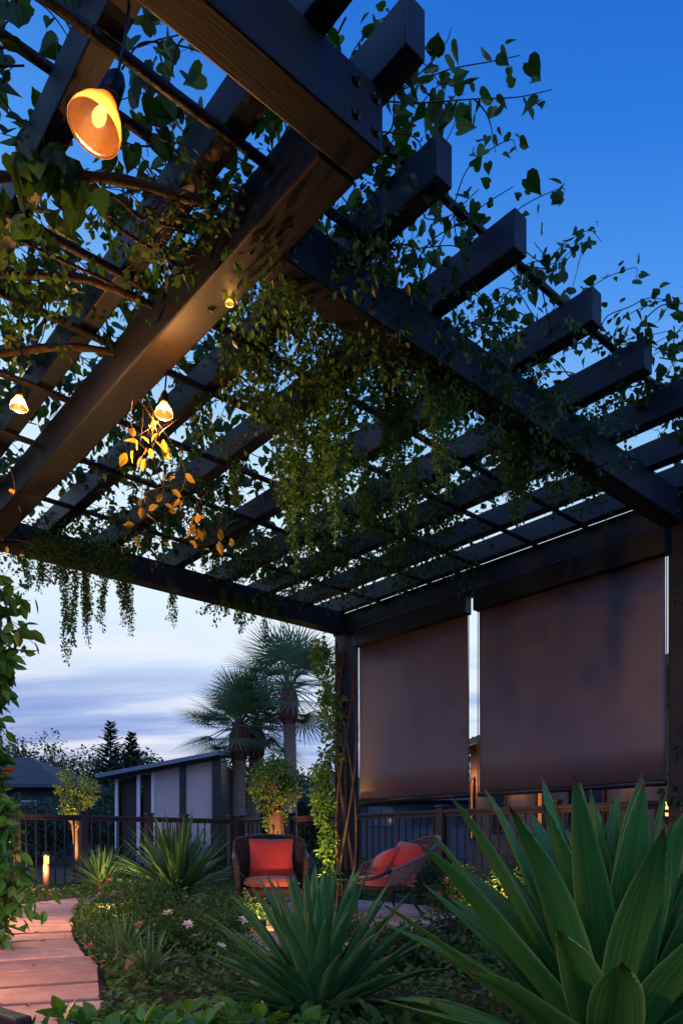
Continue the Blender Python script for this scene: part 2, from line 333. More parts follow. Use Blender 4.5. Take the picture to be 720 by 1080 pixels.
tag(pat.build('patio', M['paver'], bevel=.005), kind='structure')
# ================================================================== PERGOLA
pg = empty('pergola', W(5.3, 4.87, 0), 'large dark stained timber pergola with open rafters over the garden patio', 'pergola')
zb, zr = EYE+H, EYE+HR
def beam(name, a0, a1, b0, b1, z0, z1, m='wood', bv=.006): return MB().abox(a0, a1, b0, b1, z0, z1).build(name, M[m], pg, bevel=bv)
beam('beam', 1.70, 5.40, 1.405, 1.555, zb, zr-.002, 'woodA', .009)                      # big near beam
beam('beam', 1.575, 1.697, -2.6, 1.555, zb+.002, zr-.001, 'woodB', .009)                # near cross beam
beam('beam', 2.085, 2.225, 1.558, 4.80, zb+.001, zr-.003, 'woodB', .009)                # right cross beam
beam('beam', 5.403, 5.55, -1.4, 4.80, zb+.003, zr-.004, 'woodB', .009)                    # far left beam
beam('beam', 1.55, 5.60, 4.803, 4.95, zb-.001, zr-.002, 'woodA', .009)                 # wall side beam
for (a, b) in ((5.47, 4.87), (2.09, 4.87), (5.47, 1.48), (5.47, -1.2), (1.636, -2.3)):
    w = .085 if b > 4 else .075
    beam('post', a-w, a+w, b-w, b+w, 0, zb-.004, bv=.01)
for (a, b, z, d) in [(1.574, bb, zz_, -1) for bb in (1.44, 1.52) for zz_ in (zb+.05, zb+.15)]+[(2.084, bb, zz_, -1) for bb in (1.60, 4.74) for zz_ in (zb+.05, zb+.15)]+[(5.402, bb, zz_, -1) for bb in (4.70, 1.66) for zz_ in (zb+.05, zb+.15)]:
    MB().tube([W(a, b, z), W(a-.004, b, z), W(a-.010, b, z)], [.016, .016, .009], 10).build('bolt', M['metal'], pg, smooth=False)
rb = [.12, .375, .56, .675, .84, 1.036, 1.29, 1.50, 1.70, 1.90, 2.075]
for k, q in enumerate(rb):
    b = q*HR; a0 = .725*HR+random.uniform(-.015, .015)
    if abs(q-.675) < .01: a0 = .625*HR
    if q < .6: a0 = .3*HR
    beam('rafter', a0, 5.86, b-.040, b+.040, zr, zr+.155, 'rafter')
for q in (1.20, 1.383, 1.62, 1.85, 2.12):
    pass
rods = [(.865, 0), (1.03, 1), (1.20, 0), (1.383, 0), (1.62, 0), (1.85, 0), (2.13, 0), (.80, 1)]
for q, top in rods:
    z = zr+.195 if top else zr-.021
    P = [W(q*HR, -.6, z), W(q*HR, 1, z), W(q*HR, 1.98 if q == .865 else 4.78, z)]
    MB().tube(P, .017, 8).build('batten', M['wood'], pg, smooth=True)
# ---- shades
def shade(px0, px1, label):
    b = 4.77; a1 = a_of(px0, b); a0 = a_of(px1, b)
    zt, z0 = EYE+1.90, EYE+.40
    r = empty('roller_shade', W((a0+a1)/2, b, zt), label, 'roller shade', 'roller shades on the pergola wall')
    n = 48; V = []; Fc = []
    for j in range(7):
        for i in range(n+1):
            t = i/n; a = a0+(a1-a0)*t; z = zt+(z0-zt)*j/6
            V.append(W(a, b+(.006*math.sin(t*7+1)+.003*math.sin(t*19+j*.5))*(.3+j/6), z))
    Fc = [(j*(n+1)+i, j*(n+1)+i+1, (j+1)*(n+1)+i+1, (j+1)*(n+1)+i) for j in range(6) for i in range(n)]
    o = obj('fabric', V, Fc, M['fabric'], r, smooth=True)
    sd = o.modifiers.new('solid', 'SOLIDIFY'); sd.thickness = .003
    MB().abox(a0-.02, a1+.02, b-.06, b+.028, zt, zb-.02).build('cassette', M['metal'], r, bevel=.008)
    MB().tube([W(a0-.005, b, z0-.005), W(a1+.005, b, z0-.005)], .022, 10).build('bottom_bar', M['metal'], r, smooth=True)
    for a in (a0-.012, a1+.012):
        MB().tube([W(a, b, z0-.01), W(a, b, zt)], .004, 5).build('guide_wire', M['metal'], r)
shade(378.5, 493, 'brown fabric roller shade beside the ivy covered post, the narrower-looking one')
shade(505, 701, 'brown fabric roller shade nearest the right hand post, the wider-looking one')
# ================================================================== FENCES
def fence(name, ax, c, t0, t1, posts, label):
    """ax 'A': runs along A at b=c ; ax 'B': runs along B at a=c"""
    Q = (lambda t, o, z: W(t, c+o, z)) if ax == 'A' else (lambda t, o, z: W(c+o, t, z))
    r = empty(name, Q(posts[0], 0, 0), label, 'fence')
    def bx(t0, t1, w, z0, z1):
        V = [Q(t0,-w,z0),Q(t1,-w,z0),Q(t1,w,z0),Q(t0,w,z0),Q(t0,-w,z1),Q(t1,-w,z1),Q(t1,w,z1),Q(t0,w,z1)]
        return V, [(0,3,2,1),(4,5,6,7),(0,1,5,4),(1,2,6,5),(2,3,7,6),(3,0,4,7)]
    for p in posts:
        m = MB(); m.add(*bx(p-.055, p+.055, .055, 0, 1.20)); m.build('post', M['rail'], r, bevel=.006)
        m = MB(); m.add(*bx(p-.07, p+.07, .07, 1.202, 1.235)); m.build('post_cap', M['rail'], r, bevel=.006)
    for p, q in zip(posts[:-1], posts[1:]):
        m = MB(); m.add(*bx(p+.057, q-.057, .045, 1.13, 1.17)); m.build('top_rail', M['rail'], r, bevel=.006)
        m = MB(); m.add(*bx(p+.057, q-.057, .02, 1.085, 1.128)); m.build('upper_rail', M['rail'], r)
        m = MB(); m.add(*bx(p+.057, q-.057, .025, .10, .14)); m.build('bottom_rail', M['rail'], r)
        m = MB(); n = max(2, int((q-p)/.125))
        for i in range(1, n):
            t = p+(q-p)*i/n; m.add(*bx(t-.009, t+.009, .009, .141, 1.084))
        m.build('balusters', M['metal'], r)
fence('railing', 'B', 11.0, 0, 0, [1.2, 2.3, 3.38, 4.37, 5.46, 6.1, 7.04], 'dark metal railing along the back left of the garden behind the bollard light')
fence('railing', 'A', 7.15, 0, 0, [1.2, 2.86, 4.52, 6.18, 7.85, 9.4, 10.88], 'dark railing with wooden rail running behind the roller shades')
# ================================================================== BUILDINGS
def hiproof(x0, x1, y0, y1, z0, z1, rx0, rx1, ry):
    V = [(x0,y0,z0),(x1,y0,z0),(x1,y1,z0),(x0,y1,z0),(rx0,ry,z1),(rx1,ry,z1)]
    return V, [(0,1,5,4),(1,2,5),(2,3,4,5),(3,0,4),(0,3,2,1)]
def window(parent, x0, x1, y, z0, z1, m='glass', fm='white'):
    f = MB(); t = .06
    f.box(x0, x1, y-.05, y, z0, z0+t).box(x0, x1, y-.05, y, z1-t, z1).box(x0, x0+t, y-.05, y, z0+t, z1-t).box(x1-t, x1, y-.05, y, z0+t, z1-t)
    f.box((x0+x1)/2-.02, (x0+x1)/2+.02, y-.045, y, z0+t, z1-t)
    o = f.build('window', M[fm], parent); MB().box(x0+t, x1-t, y-.03, y-.015, z0+t, z1-t).build('pane', M[m], o)
# far left house
h = empty('house', (-17, 33, 0), 'dark slate-blue house with pitched roof at the left edge beyond the railing', 'house', 'houses beyond the garden')
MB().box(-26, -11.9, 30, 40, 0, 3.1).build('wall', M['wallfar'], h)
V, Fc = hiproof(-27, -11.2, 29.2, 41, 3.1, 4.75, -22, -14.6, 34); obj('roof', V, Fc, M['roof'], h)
window(h, -13.6, -12.6, 29.99, 1.4, 2.5); window(h, -16.6, -15.4, 29.99, 1.4, 2.5)
MB().box(-27.03, -11.17, 29.12, 29.19, 2.98, 3.12).build('gutter', M['wallfar'], h)
# lean-to garden pavilion
s0 = empty('garden_pavilion', (-4.4, 19, 0), 'small lean-to garden pavilion with pale panels and sloping grey roof beyond railing', 'pavilion')
def zt(x): return 2.42+(x+5.75)*.19
def panel(x0, x1, m, name, y=18.0, d=.06, z0=.05, sub=0.0):
    V = [(x0,y,z0),(x1,y,z0),(x1,y+d,z0),(x0,y+d,z0),(x0,y,zt(x0)-sub),(x1,y,zt(x1)-sub),(x1,y+d,zt(x1)-sub),(x0,y+d,zt(x0)-sub)]
    return obj(name, V, [(0,3,2,1),(4,5,6,7),(0,1,5,4),(1,2,6,5),(2,3,7,6),(3,0,4,7)], M[m], s0)
for x0, x1 in ((-5.62, -5.55), (-5.08, -5.0), (-4.72, -4.64)): panel(x0, x1, 'white', 'post', y=17.95, d=.08, sub=.12)
panel(-5.55, -5.08, 'dark', 'doorway_shade', y=18.25, sub=.12); panel(-5.0, -4.72, 'dark', 'doorway_shade', y=18.25, sub=.12)  # dark sheets put in for the shade behind the open doorways
panel(-4.64, -4.02, 'panel', 'wall_panel', sub=.12); panel(-3.86, -3.20, 'panel', 'wall_panel', sub=.12)
panel(-4.02, -3.86, 'metal', 'pillar', y=17.96, sub=.1); panel(-3.20, -2.98, 'metal', 'pillar', y=17.9, sub=.02)
panel(-5.62, -4.64, 'white', 'fascia', y=17.93, d=.05, z0=2.44, sub=.08) if False else None
MB().box(-5.6, -3.0, 20.9, 21, 0, 2.3).build('back_wall', M['panel'], s0)
MB().box(-3.06, -3.0, 18.1, 20.9, 0, 2.75).build('side_wall', M['metal'], s0); MB().box(-5.62, -5.56, 18.1, 20.9, 0, 2.2).build('side_wall', M['metal'], s0)
V = []
for zz in (-.07, .03):
    for (x, y, e) in ((-5.95, 17.5, 0), (-3.0, 17.5, 0), (-3.0, 21.2, .42), (-5.95, 21.2, .42)): V.append((x, y, zt(x)+zz+e))
obj('roof', V, [(0,3,2,1),(4,5,6,7),(0,1,5,4),(1,2,6,5),(2,3,7,6),(3,0,4,7)], M['tin'], s0)
# neighbour house seen low between post and palms
h = empty('house', (3, 37, 0), 'low grey house far behind the railing left of the shades', 'house', 'houses beyond the garden')
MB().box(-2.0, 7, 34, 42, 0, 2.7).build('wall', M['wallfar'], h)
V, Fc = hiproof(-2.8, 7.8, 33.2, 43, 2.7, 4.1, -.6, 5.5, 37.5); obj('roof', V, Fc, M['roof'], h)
for x in (1.2, 3.2, 5.2): window(h, x, x+1.3, 33.99, 1.5, 2.5, fm='wallfar')
# near house behind the shades; wall runs away from the camera
hp = empty('house', (5, 13, 0), 'beige stucco house with tiled roof and lit doorway behind the roller shades', 'house', 'houses beyond the garden')
w0 = np.array([5.68, 6.4]); w1 = np.array([3.56, 20.0]); dd = (w1-w0)/np.linalg.norm(w1-w0); nn = np.array([dd[1], -dd[0]])   # outward to the right = inside
def wp(t, o=0): p = w0+dd*t+nn*o; return p
Ln = np.linalg.norm(w1-w0)
MB().obox(wp(0, .1), wp(Ln, .1), .2, 0, 3.4).build('wall', M['wall'], hp)
MB().obox(wp(Ln-.1, .2), wp(Ln-.1, 8), .2, 0, 3.4).build('wall', M['wall'], hp)
MB().obox(wp(.1, .2), wp(.1, 8), .2, 0, 3.4).build('wall', M['wall'], hp)
r0, r1, r2, r3 = wp(-.6, -.55), wp(Ln+.6, -.55), wp(Ln+.6, 8.5), wp(-.6, 8.5); q0, q1 = wp(4, 4), wp(Ln-4.5, 4)
V = [(*r0, 3.35), (*r1, 3.35), (*r2, 3.35), (*r3, 3.35), (*q0, 4.9), (*q1, 4.3)]
obj('roof', V, [(0, 1, 5, 4), (1, 2, 5), (2, 3, 4, 5), (3, 0, 4), (0, 3, 2, 1)], M['roof'], hp)
MB().obox(wp(-.6, -.59), wp(Ln+.6, -.59), .06, 3.2, 3.36).build('fascia', M['rail'], hp)
def wt(px):      # t on the wall from a pixel column
    k = (px-360)/F; return (w0[0]-k*w0[1])/(k*dd[1]-dd[0])
def hwin(px0, px1, z0, z1, m, name='window'):
    t0, t1 = sorted((wt(px0), wt(px1)))
    f = MB(); f.obox(wp(t0, -.03), wp(t1, -.03), .05, z1-.07, z1); f.obox(wp(t0, -.03), wp(t1, -.03), .05, z0, z0+.07)
    f.obox(wp(t0, -.031), wp(t0+.08, -.031), .05, z0+.071, z1-.071); f.obox(wp(t1-.08, -.031), wp(t1, -.031), .05, z0+.071, z1-.071)
    o = f.build(name, M['rail'], hp); MB().obox(wp(t0+.09, -.012), wp(t1-.09, -.012), .01, z0+.07, z1-.07).build('pane', M[m], o)
hwin(566, 575, .1, 2.15, 'litwin', 'door'); hwin(496, 501, .8, 2.5, 'litwin'); hwin(520, 535, 1.0, 2.1, 'glass'); hwin(600, 640, 1.0, 2.2, 'glass'); 
# ================================================================== LIGHTS helpers
def point(name, p, e, c=(1, .46, .15), r=.03, parent=None):
    l = bpy.data.lights.new(name, 'POINT'); l.energy = e; l.color = c; l.shadow_soft_size = r
    o = bpy.data.objects.new(name, l); o.location = tuple(np.array(p)-(rootloc(parent) if parent is not None else 0)); col.objects.link(o)
    if parent is not None: o.parent = parent
    return o
def spot(name, p, tgt, e, c=(1, .5, .15), ang=70, parent=None, blend=.8):
    from mathutils import Vector
    l = bpy.data.lights.new(name, 'SPOT'); l.energy = e; l.color = c; l.spot_size = R(ang); l.spot_blend = blend; l.shadow_soft_size = .04
    o = bpy.data.objects.new(name, l); o.location = tuple(np.array(p)-(rootloc(parent) if parent is not None else 0))
    d = Vector(tuple(np.array(tgt)-np.array(p))); o.rotation_euler = d.to_track_quat('-Z', 'Y').to_euler(); col.objects.link(o)
    if parent is not None: o.parent = parent
    return o
def rotto(d):
    d = norm(np.array(d, float)); x = norm(np.cross([0, 1, 0.], d)); y = np.cross(d, x); return np.stack([x, y, d], 1)
# pendants
def pendant(p, tilt, s, top, label, e, glow=True, small=False):
    p = np.array(p); ax = norm(np.array(tilt, float)); Rm = rotto(ax)     # ax points from opening up to the cap
    r = empty('pendant_lamp', p, label, 'pendant lamp', 'pendant lamps under the pergola')
    capt = p+ax*.17*s
    m = MB(); m.lathe([(.001, .190*s), (.02*s, .185*s), (.031*s, .16*s), (.036*s, .10*s), (.037*s, .065*s), (.02*s, .06*s)], 20, p, Rm); m.build('socket', M['metal'], r, smooth=True)
    m = MB(); prof = [(.028*s, .075*s), (.045*s, .04*s), (.068*s, .0), (.080*s, -.035*s), (.083*s, -.055*s), (.080*s, -.057*s), (.077*s, -.035*s), (.064*s, .0), (.042*s, .036*s), (.024*s, .07*s)]
    m.lathe(prof, 36, p, Rm); m.build('shade', M['amber'], r, smooth=True)
    m = MB(); m.lathe([(.001, -.035*s), (.014*s, -.03*s), (.021*s, -.012*s), (.020*s, .008*s), (.012*s, .035*s), (.010*s, .07*s)], 16, p, Rm); m.build('bulb', M['bulbglow'], r, smooth=True)
    mid = (capt+np.array(top))/2+np.array([.01, 0, 0]); m = MB(); m.tube(smoothpath([capt, mid, top], 5), .004, 6); m.build('cord', M['metal'], r, smooth=True)
    point('bulb_light', p-ax*.09*s, e, parent=r, r=.02)
    return r
p1 = AT(105, 122, 1.95)
pendant(p1, (.24, .24, .93), .86, p1+np.array([.075, .03, .45]), 'large glowing amber glass pendant lamp at the upper left of the pergola', 6)
p2 = AT(20, 425, 3.2); pendant(p2, (0, .1, 1), .45, p2+np.array([.0, .0, .42]), 'bright bare-looking pendant lamp at the far left edge below the vines', 50)
p3 = AT(173, 432, 3.2); pendant(p3, (0, .15, 1), .48, p3+np.array([.0, .03, .42]), 'small glass pendant lamp above the yellow leaves beside the big beam', 30)
p4 = AT(242, 318, 2.8); pendant(p4, (0, .1, 1), .2, p4+np.array([.0, .0, .3]), 'tiny pendant light tucked between big beam and hanging foliage', .7)
# bollard light
bp_ = np.array([-4.2, 10.3, 0]); r = empty('bollard_light', bp_, 'slim upright bollard light glowing beside the railing and path', 'bollard light')
MB().tube([bp_+[0, 0, 0], bp_+[0, 0, .45]], .045, 12).build('pole', M['cane'], r, smooth=True)
MB().tube([bp_+[0, 0, .45], bp_+[0, 0, .56]], .036, 12).build('lens', M['bulbglow'], r, smooth=True)
MB().tube([bp_+[0, 0, .56], bp_+[0, 0, .60], bp_+[0, 0, .63]], [.055, .05, .01], 12).build('cap', M['metal'], r, smooth=True)
point('bollard_glow', bp_+[.0, -.14, .42], 20, (1, .45, .12), parent=r)
# garden uplights
def uplight(p, tgt, e, label, c=(1, .48, .14), ang=75):
    p = np.array(p, float); r = empty('garden_spotlight', p, label, 'garden light', 'garden uplights among the plants')
    d = norm(np.array(tgt)-p); q = p+np.array([0, 0, .10])
    MB().tube([p, q], .01, 6).build('stake', M['metal'], r)
    MB().tube([q-d*.03, q-d*.01, q+d*.05], [.02, .034, .038], 12).build('head', M['metal'], r, smooth=True)
    MB().lathe([(.001, .052), (.034, .052)], 12, q, rotto(d)).build('lens', M['bulbglow'], r)
    spot('uplight_beam', q+d*.07, tgt, e*14, c, ang, r)
post = W(5.47, 4.87)
uplight(post+[-.36, -.30, 0], post+[-.16, -.05, 1.2], 9, 'garden uplight at the foot of the ivy covered post', (1, .62, .16), 60)
uplight((-1.0, 10.7, 0), (-1.05, 11.3, 1.1), 22, 'garden uplight under the round ivy clad tree', (1, .42, .1), 60)
uplight((-4.28, 11.5, 0), (-4.4, 12.0, 1.3), 34, 'garden uplight under the small airy tree past the railing', (1, .42, .1), 70)
uplight((-2.25, 6.6, .05), (-1.65, 7.6, .6), 13, 'garden uplight in the flower bed before the yucca', (1, .66, .3), 100)
def hoodlight(p, e, label, dz=0):
    p = np.array(p, float)-[0, 0, dz]; r = empty('hooded_light', p, label, 'path light', 'path lights along the outer path edge')
    MB().tube([p, p+[0, 0, .40]], .012, 8).build('pole', M['metal'], r); MB().tube([p+[0, 0, .40], p+[0, 0, .42]], .02, 10).build('lens', M['bulbglow'], r, smooth=True)
    MB().lathe([(.13, .448), (.10, .475), (.03, .50), (.001, .505)], 16, p).build('hood', M['metal'], r, smooth=True)
    point('hooded_glow', p+[0, 0, .435], e*3.2, (1, .50, .24), .015, r)
hoodlight((-2.12, 3.3, 0), 16, 'added hooded lamp out of view, brightening the near end of the path')  # added off-frame lamp, one of three brightening the path
hoodlight((-3.10, 5.9, 0), 22, 'added hooded lamp out of view, brightening the outer bend of the path')  # second added lamp out of view, for light on the path
hoodlight((-4.35, 8.1, 0), 20, 'added hooded lamp out of view, brightening the far stretch of the path')  # third added lamp out of view, lights the far path
hoodlight((-2.02, 6.1, 0), 3.5, 'hooded path light rising from the flowering shrub in the island bed', .20)
hoodlight((1.75, .75, 0), 9, 'added hooded lamp out of view, brightening the biggest agave from the right')  # added out of frame to light the big agave from the right
hoodlight((-1.7, 1.5, 0), 7, 'added hooded lamp out of view, brightening the agaves from the left')  # added out of frame to light the agaves from the left
uplight((-2.75, 8.7, .0), (-3.1, 9.5, .5), 6, 'added garden uplight brightening the small yucca near the railing', (1, .6, .25), 100)  # fitting added for warm glow on the small yucca
uplight((1.35, 6.9, .0), (1.7, 7.9, .7), 12, 'added garden uplight brightening the flowering shrubs by the right railing', (1, .5, .2), 110)  # added light source for the shrubs at the right railing
q_ = W(4.0, 6.75); uplight(q_, q_+[.1, .5, .8], 6, 'garden uplight at the foot of the right railing behind the shades', (1, .45, .15), 110)
uplight((-.62, 5.6, .0), (-.55, 6.9, .5), 5, 'added garden uplight brightening the armchair from the patio edge', (1, .5, .24), 100)  # added to brighten the armchair
uplight((-2.85, 5.0, .0), (-2.45, 5.0, .9), 10, 'added garden uplight brightening the left climbing vine from its foot', (1, .62, .2), 100)  # added to put warm light on the left vine
# sconces
def sconce(p, label, e):
    p = np.array(p, float); r = empty('wall_lantern', p, label, 'lantern', 'lanterns on post and house wall')
    m = MB(); m.box(p[0]-.04, p[0]+.04, p[1]-.04, p[1]+.04, p[2]+.085, p[2]+.10); m.box(p[0]-.035, p[0]+.035, p[1]-.035, p[1]+.035, p[2]-.06, p[2]-.05)
    for i in (-1, 1):
        for j in (-1, 1): m.box(p[0]+i*.032-.004, p[0]+i*.032+.004, p[1]+j*.032-.004, p[1]+j*.032+.004, p[2]-.05, p[2]+.085)
    m.build('frame', M['metal'], r); MB().tube([p+[0, 0, -.04], p+[0, 0, .02], p+[0, 0, .06]], [.012, .018, .008], 10).build('bulb', M['bulbglow'], r, smooth=True)
    point('lantern_light', p+[0, 0, 0.0], e, (1, .42, .12), .03, r)
sconce(AT(703, 855, 5.0), 'small lit lantern hanging beside the right pergola post', 1.2)
def wallp(px, z, o=-.25): t = wt(px); q = wp(t, o); return (q[0], q[1], z)
sconce(wallp(545, 2.2), 'lit lantern on the house wall beside the doorway', 60)
sconce(wallp(500, 2.4), 'lit lantern on the house wall seen between the two shades', 60)
sconce(wallp(665, 1.9), 'lit lantern on the near end of the house wall', 14)
# ================================================================== FURNITURE
def cushion(w, h, t, n=14):
    V = []; Fc = []
    for side in (1, -1):
        for i in range(n+1):
            for j in range(n+1):
                u = -1+2*i/n; v = -1+2*j/n; e = (1-abs(u)**2.6)*(1-abs(v)**2.6)
                pin = 1-.07*(1-abs(u))*abs(v)**3; pin2 = 1-.07*(1-abs(v))*abs(u)**3
                V.append((u*w/2*pin2, v*h/2*pin, side*t/2*max(e, 0)**.42))
    k = (n+1)*(n+1)
    for s in (0, 1):
        for i in range(n):
            for j in range(n):
                f = (s*k+i*(n+1)+j, s*k+(i+1)*(n+1)+j, s*k+(i+1)*(n+1)+j+1, s*k+i*(n+1)+j+1); Fc.append(f if s == 0 else f[::-1])
    return np.array(V), Fc
def rx(V, a): c, s = math.cos(a), math.sin(a); V = np.array(V); return np.stack([V[:, 0], V[:, 1]*c-V[:, 2]*s, V[:, 1]*s+V[:, 2]*c], 1)
def ry(V, a): c, s = math.cos(a), math.sin(a); V = np.array(V); return np.stack([V[:, 0]*c+V[:, 2]*s, V[:, 1], -V[:, 0]*s+V[:, 2]*c], 1)
def rz(V, a): c, s = math.cos(a), math.sin(a); V = np.array(V); return np.stack([V[:, 0]*c-V[:, 1]*s, V[:, 0]*s+V[:, 1]*c, V[:, 2]], 1)
GZ = .04
# wicker armchair, front = -y
c1 = empty('armchair', (-.66, 6.75, GZ), 'dark wicker armchair with square red cushion facing the camera', 'armchair', rz=R(8))
m = MB(); n = 20; V = []; 
for k, off in ((0, 0), (1, .03)):
    for j in range(9):
        for i in range(n+1):
            u = -1+2*i/n; t = j/8; top = .725+.035*(1-u*u)-.10*max(0, abs(u)-.85)/.15*.5
            z = .22+(top-.22)*t; x = u*(.28+.055*t); y = .24+.07*t-.10*abs(u)**3+off*(1)
            V.append((x, y, z))
k = 9*(n+1); Fc = []
for s in (0, 1):
    for j in range(8):
        for i in range(n):
            f = (s*k+j*(n+1)+i, s*k+j*(n+1)+i+1, s*k+(j+1)*(n+1)+i+1, s*k+(j+1)*(n+1)+i); Fc.append(f if s == 0 else f[::-1])
obj('backrest', V, Fc, M['wicker'], c1, local=True, smooth=True)
m = MB(); m.tube(smoothpath([(-.335, .16, .50), (-.33, .22, .66), (-.31, .27, .735), (-.15, .325, .765), (0, .33, .775), (.15, .325, .765), (.31, .27, .735), (.33, .22, .66), (.335, .16, .50)], 6), .021, 8); m.build('back_rim', M['wicker'], c1, local=True, smooth=True)
for sx in (-1, 1):
    m = MB(); m.tube(smoothpath([(sx*.325, .24, .66), (sx*.335, .10, .60), (sx*.335, -.12, .575), (sx*.325, -.25, .55), (sx*.31, -.29, .48), (sx*.295, -.27, .30)], 6), [.024]*31, 8); m.build('armrest', M['wicker'], c1, local=True, smooth=True)
    m = MB(); V = []; 
    for j in range(5):
        for i in range(9): t = i/8; V.append((sx*(.295+.03*j/4), -.27+.50*t, .22+(.35+.06*t*t)*j/4))
    obj('side_panel', V, [(j*9+i, j*9+i+1, (j+1)*9+i+1, (j+1)*9+i) for j in range(4) for i in range(8)], M['wicker'], c1, local=True).modifiers.new('s', 'SOLIDIFY').thickness = .02
    for y in (-.25, .25):
        m = MB(); m.tube([(sx*.28, y, .28), (sx*.285, y*1.03, .1), (sx*.29, y*1.08, 0)], [.024, .02, .016], 8); m.build('leg', M['wicker'], c1, local=True, smooth=True)
MB().box(-.28, .28, -.27, .25, .22, .30).build('seat_frame', M['wicker'], c1, local=True, bevel=.02)
V, Fc = cushion(.52, .50, .11); obj('seat_cushion', V+[0, -.02, .345], Fc, M['orange'], c1, local=True, smooth=True)
rc = empty('cushion', (0, 0, 0)); bpy.data.objects.remove(rc)
def throw(V, Fc, p, label, m='red'):
    o = obj('throw_cushion', V, Fc, M[m], None, smooth=True); o.location = tuple(float(x) for x in p); return tag(o, label, 'cushion', 'red throw cushions on the chairs')
V, Fc = cushion(.42, .38, .15); V = rx(V, R(76)); V = rz(V, R(8)); throw(V, Fc, (-.665, 6.86, GZ+.565), 'square red cushion propped upright in the dark wicker armchair')
# bucket cane chair, turned to the left
th = R(-66); cpos = np.array([.42, 7.05, GZ-.01]); c2 = empty('lounge_chair', cpos, 'round-backed woven lounge chair with thin metal legs facing left', 'lounge chair', rz=th)
V = []; nu, nv = 26, 13
def shell(u, v):      # u -1..1 around the back, v 0 bottom..1 rim
    ang = u*R(118); rr = .18+.21*v**.75; backness = .5+.5*math.cos(ang)
    x = math.sin(ang)*rr*1.05; y = math.cos(ang)*rr*(1.0)+.16*v*backness
    z = .30+(.10+.38*backness**1.3)*v
    return (x, y+.02, z)
for j in range(nv):
    for i in range(nu+1): V.append(shell(-1+2*i/nu, j/(nv-1)))
fs = []
for j in range(nv-1):
    for i in range(nu):
        a_, b_, c_, d_ = j*(nu+1)+i, j*(nu+1)+i+1, (j+1)*(nu+1)+i+1, (j+1)*(nu+1)+i
        fs += [(a_, b_, c_), (a_, c_, d_)] if (i+j) % 2 else [(a_, b_, d_), (b_, c_, d_)]
o = obj('woven_back', V, fs, M['cane'], c2, local=True); w = o.modifiers.new('w', 'WIREFRAME'); w.thickness = .014; w.use_replace = True
m = MB(); m.tube([shell(-1+2*i/30, 1) for i in range(31)], .016, 8); m.build('rim', M['cane'], c2, local=True, smooth=True)
m = MB(); m.tube([(0, 0, .27), (0, 0, .30)], .30, 24); m.build('seat', M['wicker'], c2, local=True, bevel=.01)
m = MB(); e0, e1 = shell(-1, 1), shell(1, 1); m.tube(smoothpath([e0, (-.36, -.28, .40), (-.22, -.42, .37), (0, -.47, .36), (.22, -.42, .37), (.36, -.28, .40), e1], 6), .016, 8); m.build('front_rail', M['metal'], c2, local=True, smooth=True)
for x, y in ((-.26, -.24), (.26, -.24), (.24, .24), (-.24, .24)):
    m = MB(); m.tube([(x*.55, y*.55, .29), (x*1.15, y*1.15, .0)], .009, 6); m.tube([(x*.85, y*.55, .29), (x*1.15, y*1.15, .0)], .009, 6); m.build('leg', M['metal'], c2, local=True, smooth=True)
V, Fc = cushion(.50, .50, .12); obj('seat_cushion', V+[0, -.02, .35], Fc, M['red'], c2, local=True, smooth=True)
def c2w(p): return rz(np.array([p]), th)[0]+cpos
V, Fc = cushion(.42, .38, .16); V = rz(rx(ry(V, R(12)), R(62)), th); throw(V, Fc, c2w((.07, .20, .55)), 'red cushion leaning on the woven back of the round lounge chair')
V, Fc = cushion(.38, .34, .15); V = rz(rx(ry(V, R(-20)), R(50)), th+R(16)); throw(V, Fc, c2w((-.13, .04, .50)), 'smaller red cushion lying in front inside the round lounge chair')
# side table with glass
tp = np.array([-.20, 7.7, GZ]); t = empty('side_table', tp, 'small round glass side table between the two chairs', 'side table')
MB().lathe([(.001, .455), (.24, .455), (.245, .462), (.24, .47), (.001, .47)], 28, tp).build('tabletop', M['glass'], t, smooth=False)
MB().tube([tp+[.245*math.cos(x), .245*math.sin(x), .452] for x in np.linspace(0, 2*math.pi, 25)], .010, 6).build('rim', M['metal'], t, smooth=True)
for k in range(3):
    a_ = k*2.094+.3; MB().tube([tp+[.22*math.cos(a_), .22*math.sin(a_), .45], tp+[.05*math.cos(a_), .05*math.sin(a_), .25], tp+[.22*math.cos(a_), .22*math.sin(a_), 0]], .009, 6).build('leg', M['metal'], t, smooth=True)
